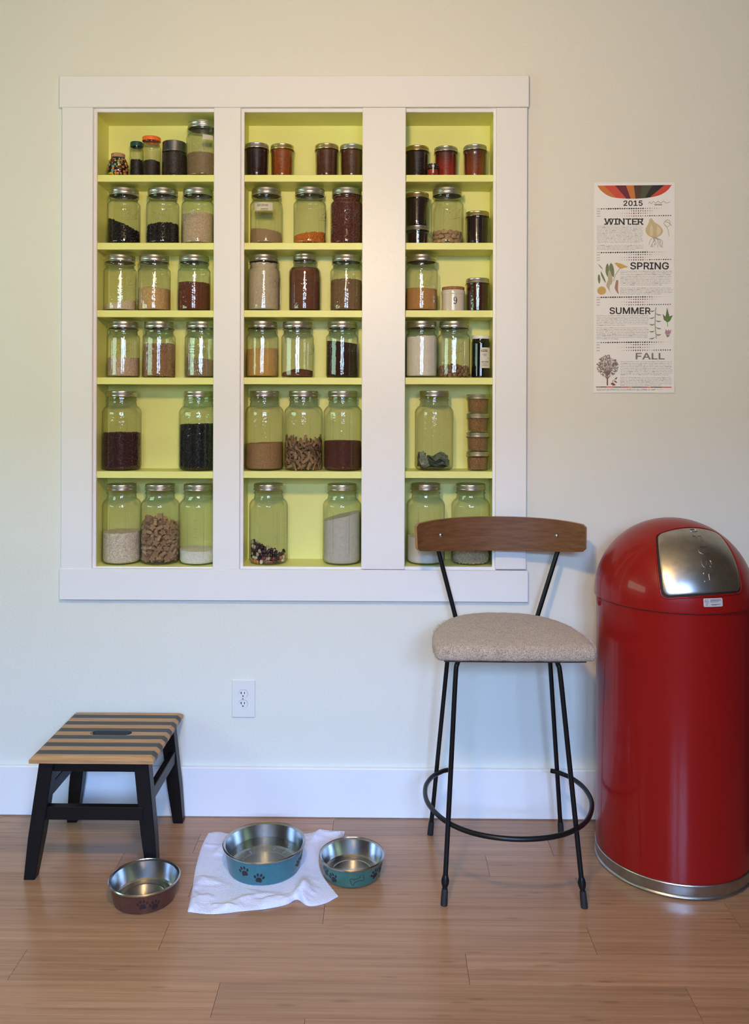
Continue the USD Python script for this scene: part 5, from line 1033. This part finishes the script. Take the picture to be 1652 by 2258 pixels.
# ------------------------------------------------------------------ grey cabinet beside the bin
CX0 = 1.078; t = thing('base_cabinet', 'grey base cabinet just visible at the right edge, behind the red bin', 'cabinet', (CX0, -0.02, 0))
cg = plain('cabinet_grey', (0.055, 0.060, 0.068), 0.5)
part(t, 'carcass', cbox(0, 0.6, -0.30, 0.0, 0.002, 0.712, 0.002), cg); part(t, 'worktop', cbox(-0.008, 0.61, -0.32, 0.002, 0.7125, 0.735, 0.003), plain('worktop_grey', (0.22, 0.22, 0.23), 0.4), label='lighter grey worktop')
for q in range(2): part(t, 'door', cbox(0.01 + 0.295 * q, 0.295 + 0.295 * q, -0.318, -0.3005, 0.08, 0.70, 0.002), cg); part(t, 'knob', moved(tm(m3.Manifold.sphere(0.012, 20)), (0.26 + 0.085 * q, -0.328, 0.62)), dull_steel, True)

# ------------------------------------------------------------------ striped step stool
t = thing('step_stool', 'small black step stool with a striped wooden top and a slot handle', 'step stool', (-0.752, -0.197, 0))
stripe = M('striped_top', {'g': ('texture_coordinate', {}), 's': ('separate_xyz', {}), 'm': ('map_range', {'range_type': 'linear', 'from_min': -0.172, 'from_max': 0.164, 'to_min': 0.0, 'to_max': 1.0}),
    'w': ('math', {'math_type': 'multiply', 'value2': 6.5}), 'fr': ('math', {'math_type': 'fraction'}), 'lt': ('math', {'math_type': 'greater_than', 'value2': 0.5}),
    'mp': ('mapping', {'mapping_type': 'point', 'scale': (4, 60, 60)}), 'n': ('noise_texture', {'scale': 3.0, 'detail': 4.0}), 'r': ('rgb_ramp', {'ramp': [(0.3, (0.36, 0.185, 0.075)), (0.7, (0.50, 0.285, 0.13))]}), 'x': ('mix', {'mix_type': 'mix', 'color2': (0.042, 0.046, 0.046)}), 'p': ('principled_bsdf', {'roughness': 0.5})},
    [('g.object', 's.vector'), ('s.y', 'm.value'), ('m.result', 'w.value1'), ('w.value', 'fr.value1'), ('fr.value', 'lt.value1'), ('g.object', 'mp.vector'), ('mp.vector', 'n.vector'), ('n.fac', 'r.fac'), ('lt.value', 'x.fac'), ('r.color', 'x.color1'), ('x.color', 'p.base_color')], 'p.BSDF')
hx, hy, T0, T1 = 0.161, 0.166, 0.300, 0.3175
board = m3.Manifold.hull_points(np.array([(sx * (hx - c), sy * (hy - c), z) for sx in (-1, 1) for sy in (-1, 1) for c, z in ((0.010, T1), (0.002, T1 - 0.006), (0.0, T1 - 0.009), (0.0, T0 + 0.001), (0.001, T0))]))
slot = m3.Manifold.hull_points(np.array([(s * 0.040 + 0.0175 * math.cos(a), 0.0155 * math.sin(a), z) for s in (-1, 1) for a in np.linspace(0, 2 * PI, 24) for z in (T0 - 0.01, T1 + 0.01)])).translate((0.0, 0.0, 0))
part(t, 'seat_board', tm(board - slot), stripe, 30, label='wooden board with dark painted stripes')
part(t, 'slot_lining', moved(lathe([(0.0, T0 - 0.002), (0.066, T0 - 0.002), (0.066, T0 - 0.0012), (0, T0 - 0.0012)], 32), (0, 0, 0)), plain('black_wood', (0.006, 0.0055, 0.006), 0.42, spec=0.28))
bw = plain('black_wood', (0.006, 0.0055, 0.006), 0.42, spec=0.28)
def wleg(sx, sy):
    a = np.array([sx * 0.123, sy * 0.128, 0.298]); b = np.array([sx * 0.152, sy * 0.150, 0.0])
    if sx < 0: b[0] = -0.160
    if sy < 0 and sx > 0: b[1] = -0.128
    if sy > 0: b[1] = 0.1565; a[1] = 0.136
    pts = []
    for p, w, d in ((a, 0.019, 0.019), (b, 0.0145, 0.015), (a * 0.35 + b * 0.65, 0.0185, 0.0185)):
        for i in (-1, 1):
            for k in (-1, 1): pts += [(p[0] + i * (w - 0.002), p[1] + k * d, p[2]), (p[0] + i * w, p[1] + k * (d - 0.002), p[2])]
    return tm(m3.Manifold.hull_points(np.array(pts)))
for sx, sy in ((-1, -1), (1, -1), (-1, 1), (1, 1)): part(t, 'leg', wleg(sx, sy), bw)
part(t, 'apron', cbox(-0.118, 0.118, -0.136, -0.120, 0.268, 0.2995, 0.001), bw); part(t, 'apron', cbox(-0.118, 0.118, 0.124, 0.140, 0.268, 0.2995, 0.001), bw)
part(t, 'apron', cbox(-0.130, -0.114, -0.118, 0.122, 0.268, 0.2995, 0.001), bw); part(t, 'apron', cbox(0.114, 0.130, -0.118, 0.122, 0.268, 0.2995, 0.001), bw)
part(t, 'stretcher', cbox(-0.130, 0.130, -0.150, -0.128, 0.148, 0.182, 0.0015), bw)
for s in (-1, 1): part(t, 'stretcher', cbox(s * 0.139 - 0.009, s * 0.139 + 0.009, -0.130, 0.136, 0.183, 0.217, 0.0015), bw)

# ------------------------------------------------------------------ towel and pet bowls
def tw_pt(px, py): p = on_floor(px, py, 0.004); return np.array([p[0], p[1]])
top_e = spline([tw_pt(*p) for p in [(460, 1835), (485, 1833), (530, 1842), (600, 1842), (660, 1838), (720, 1832), (761, 1832)]], 8)
bot_e = spline([tw_pt(*p) for p in [(414, 2008), (470, 2013), (540, 2006), (590, 2001), (632, 1992), (655, 1981), (680, 1995), (715, 1990), (746, 1974)]], 8)
lef_e = spline([tw_pt(*p) for p in [(460, 1835), (445, 1865), (432, 1910), (424, 1960), (414, 2008)]], 8)
rig_e = spline([tw_pt(*p) for p in [(761, 1832), (752, 1850), (712, 1868), (703, 1895), (712, 1930), (746, 1974)]], 8)
def resample(P, n):
    d = np.r_[0, np.cumsum(np.linalg.norm(np.diff(P, axis=0), axis=1))]; s = np.linspace(0, d[-1], n); return np.stack([np.interp(s, d, P[:, k]) for k in range(2)], 1)
nu, nv = 110, 80; Tt, Bb, Ll, Rr = resample(top_e, nu), resample(bot_e, nu), resample(lef_e, nv), resample(rig_e, nv)
u, v = np.meshgrid(np.linspace(0, 1, nu), np.linspace(0, 1, nv), indexing='ij'); u_, v_ = u[..., None], v[..., None]
XY = (1 - v_) * Tt[:, None] + v_ * Bb[:, None] + (1 - u_) * Ll[None] + u_ * Rr[None] - ((1 - u_) * (1 - v_) * Tt[0] + u_ * (1 - v_) * Tt[-1] + (1 - u_) * v_ * Bb[0] + u_ * v_ * Bb[-1])
BOWLS = [('big', (-0.314, -0.292), 0.110, 0.066), ('small', (-0.081, -0.318), 0.0865, 0.050), ('brown', (-0.593, -0.436), 0.0875, 0.052)]
P3 = np.stack([XY[..., 0], XY[..., 1], np.zeros_like(u)], -1)
H = 0.0045 + 0.016 * np.maximum(meshkit.fbm(P3 * np.array([16, 22, 1.0]), 3, 8) - 0.52, 0) * 2
rid = np.abs(meshkit.fbm(P3 * np.array([7, 13, 1.0]) + 5, 2, 12) - 0.5); H += 0.010 * np.exp(-(rid / 0.035) ** 2) * meshkit.noise(P3 * 9, 3)
ex, ey = tw_pt(655, 1981); H += 0.020 * np.exp(-((XY[..., 0] - ex - 0.012) / 0.016) ** 2 - ((XY[..., 1] - ey - 0.03) / 0.055) ** 2)
edge = np.minimum(np.minimum(u, 1 - u) * nu, np.minimum(v, 1 - v) * nv); H *= np.clip(0.35 + edge / 3.0, 0, 1)
for nm, (bx, by), br_, bh in BOWLS[:2]:
    d = np.hypot(XY[..., 0] - bx, XY[..., 1] - by); k = np.clip((d - br_ * 0.98) / 0.05, 0, 1); H = 0.0032 + (H - 0.0032) * k; H = np.where(k <= 0, 0.0032, H)
H = np.maximum(H, 0.0022)
topv = np.stack([XY[..., 0], XY[..., 1], H], -1).reshape(-1, 3); botv = topv.copy(); botv[:, 2] = 0.0006; f = []
for i in range(nu - 1):
    for k in range(nv - 1):
        a, b, c, d = i * nv + k, i * nv + k + 1, (i + 1) * nv + k + 1, (i + 1) * nv + k; o = nu * nv
        f += [(a, b, c), (a, c, d), (o + a, o + c, o + b), (o + a, o + d, o + c)]
per = [i * nv for i in range(nu)] + [(nu - 1) * nv + k for k in range(1, nv)] + [i * nv + nv - 1 for i in range(nu - 2, -1, -1)] + [k for k in range(nv - 2, 0, -1)]
for i in range(len(per)):
    a, b = per[i], per[(i + 1) % len(per)]; f += [(a, o + a, o + b), (a, o + b, b)]
tw = trimesh.Trimesh(np.vstack([topv, botv]), f, process=False); tw.fix_normals()
terry = M('terry_cloth', {'g': ('geometry', {}), 'n': ('voronoi_texture', {'scale': 330.0}), 'b': ('bump', {'strength': 1.0, 'distance': 0.0010, 'invert': True}), 'p': ('principled_bsdf', {'base_color': (0.68, 0.68, 0.83), 'roughness': 0.95, 'specular_ior_level': 0.1, 'sheen_weight': 0.3})},
          [('g.position', 'n.vector'), ('n.distance', 'b.height'), ('b.normal', 'p.normal')], 'p.BSDF')
solo('towel', tw, terry, 'rumpled white terry towel spread on the floor under the big blue bowl', 'towel', smooth=50)

def bowl_meshes(R, h):
    rb, rt = R * 0.86, R * 0.955
    outer = [(rb * 0.5, 0.0008), (rb - 0.006, 0.0), (rb - 0.001, 0.0015), (rb, 0.005), (rb + (rt - rb) * 0.5, h * 0.5), (rt, h - 0.005), (rt - 0.0014, h - 0.004), (rb - 0.0014, 0.007), (rb * 0.5, 0.006)]
    inner = [(0, 0.0075), (rb * 0.62, 0.0075), (rb * 0.66, 0.0062), (rb * 0.70, 0.0075), (rb * 0.88, 0.0085), (rb * 0.94, 0.012), (rt - 0.0035, h - 0.003), (rt + 0.001, h - 0.0005), (R - 0.0022, h + 0.0012), (R, h - 0.0008), (R - 0.0006, h - 0.0035), (rt + 0.0008, h - 0.0042), (rt - 0.0012, h - 0.006), (rb * 0.965, 0.0105), (rb * 0.9, 0.0066), (0, 0.0055)]
    return lathe(outer, 96, True), lathe(inner, 96), rb, rt
def paw(s):
    P = [affinity.scale(sg.Point(0, -0.0045).buffer(0.0078, 10), 1.0, 0.82).union(sg.Point(-0.0045, -0.0075).buffer(0.0042, 8)).union(sg.Point(0.0045, -0.0075).buffer(0.0042, 8))]
    for x, y, a in ((-0.0115, 0.0028, 30), (-0.0045, 0.0090, 8), (0.0045, 0.0090, -8), (0.0115, 0.0028, -30)): P.append(affinity.rotate(affinity.scale(sg.Point(x, y).buffer(0.0034, 8), 0.85, 1.35), a))
    return [affinity.scale(p, s, s, origin=(0, 0)) for p in P]
def bone():
    b = sg.LineString([(-0.012, 0), (0.012, 0)]).buffer(0.0042)
    for sx in (-1, 1):
        for sy in (-1, 1): b = b.union(sg.Point(sx * 0.0135, sy * 0.0042).buffer(0.005))
    return affinity.rotate(b.difference(b.buffer(-0.0009)), 18)
def bowl(name, label, loc, R, h, skin, inkc, marks):
    t = thing('pet_bowl', label, 'bowl', loc); o, i, rb, rt = bowl_meshes(R, h)
    part(t, 'body', o, skin, 30); part(t, 'steel_liner', i, steel, 30, label='brushed steel lining and rim')
    sl = (rt - rb) / h
    for kind_, az, zc, s, rot in marks:
        for p in (paw(s) if kind_ == 'paw' else [bone()]):
            m = subdiv(ext(affinity.rotate(p, rot, origin=(0, 0)), 0.00025), 0.004)
            part(t, 'paw_print' if kind_ == 'paw' else 'bone_print', wrap(m, rb + sl * zc + 0.0004, zc, math.radians(az), sl), inkc)
    return t, rb
teal = mottled('teal_enamel', [(0.3, (0.035, 0.135, 0.155)), (0.7, (0.05, 0.175, 0.195))], 300.0, 0.3, coat=0.2); green = mottled('green_enamel', [(0.3, (0.035, 0.11, 0.085)), (0.7, (0.05, 0.15, 0.12))], 300.0, 0.3, coat=0.2); brown_e = mottled('brown_enamel', [(0.3, (0.075, 0.026, 0.018)), (0.7, (0.105, 0.038, 0.027))], 300.0, 0.32, coat=0.2)
pawink = plain('paw_ink', (0.022, 0.012, 0.016), 0.45); pawink2 = plain('paw_ink_pale', (0.018, 0.045, 0.035), 0.45)
tb, rb_ = bowl('pet_bowl', 'big teal metal pet bowl of water standing on the white towel', (*BOWLS[0][1], 0.0034), 0.110, 0.066, teal, pawink, [('paw', -23, 0.036, 1.0, 16), ('paw', 0, 0.022, 0.95, -8), ('paw', 84, 0.036, 1.0, -10), ('paw', 70, 0.030, 0.9, 30), ('paw', -105, 0.03, 1.0, 0)])
bowl('pet_bowl', 'empty small green metal pet bowl at the right end of the towel', (*BOWLS[1][1], 0.0034), 0.0865, 0.050, green, pawink, [('paw', -36, 0.020, 0.95, 20), ('paw', -56, 0.028, 0.95, 10), ('bone', 12, 0.022, 1, 0), ('paw', 50, 0.024, 0.95, 20), ('paw', 72, 0.028, 0.95, 0)])
bowl('pet_bowl', 'empty brown metal pet bowl on the bare floor by the step stool', (*BOWLS[2][1], 0.0004), 0.0875, 0.052, brown_e, pawink, [('paw', 12, 0.026, 0.95, 4), ('paw', 33, 0.020, 0.9, 10), ('paw', 110, 0.025, 0.9, 0)])
for q in range(14):
    a_ = q * 2 * PI / 14; c_, s_ = math.cos(a_), math.sin(a_)
    part(tb, 'embossed_rib', tube([(0.064 * c_, 0.064 * s_, 0.0070), (0.072 * c_, 0.072 * s_, 0.0082), (0.080 * c_, 0.080 * s_, 0.0078)], [0.0015, 0.0034, 0.0015], 8), steel, True)
wr = rb_ * 0.93
solo('water', lathe([(0, 0.0086), (wr * 0.93, 0.0095), (wr * 0.985, 0.0125), (wr * 1.035, 0.0325), (wr * 1.03, 0.033), (0, 0.033)], 96), water_m, 'still water in the big teal bowl', 'water', kind='stuff', smooth=30, loc=(*BOWLS[0][1], 0.0034))
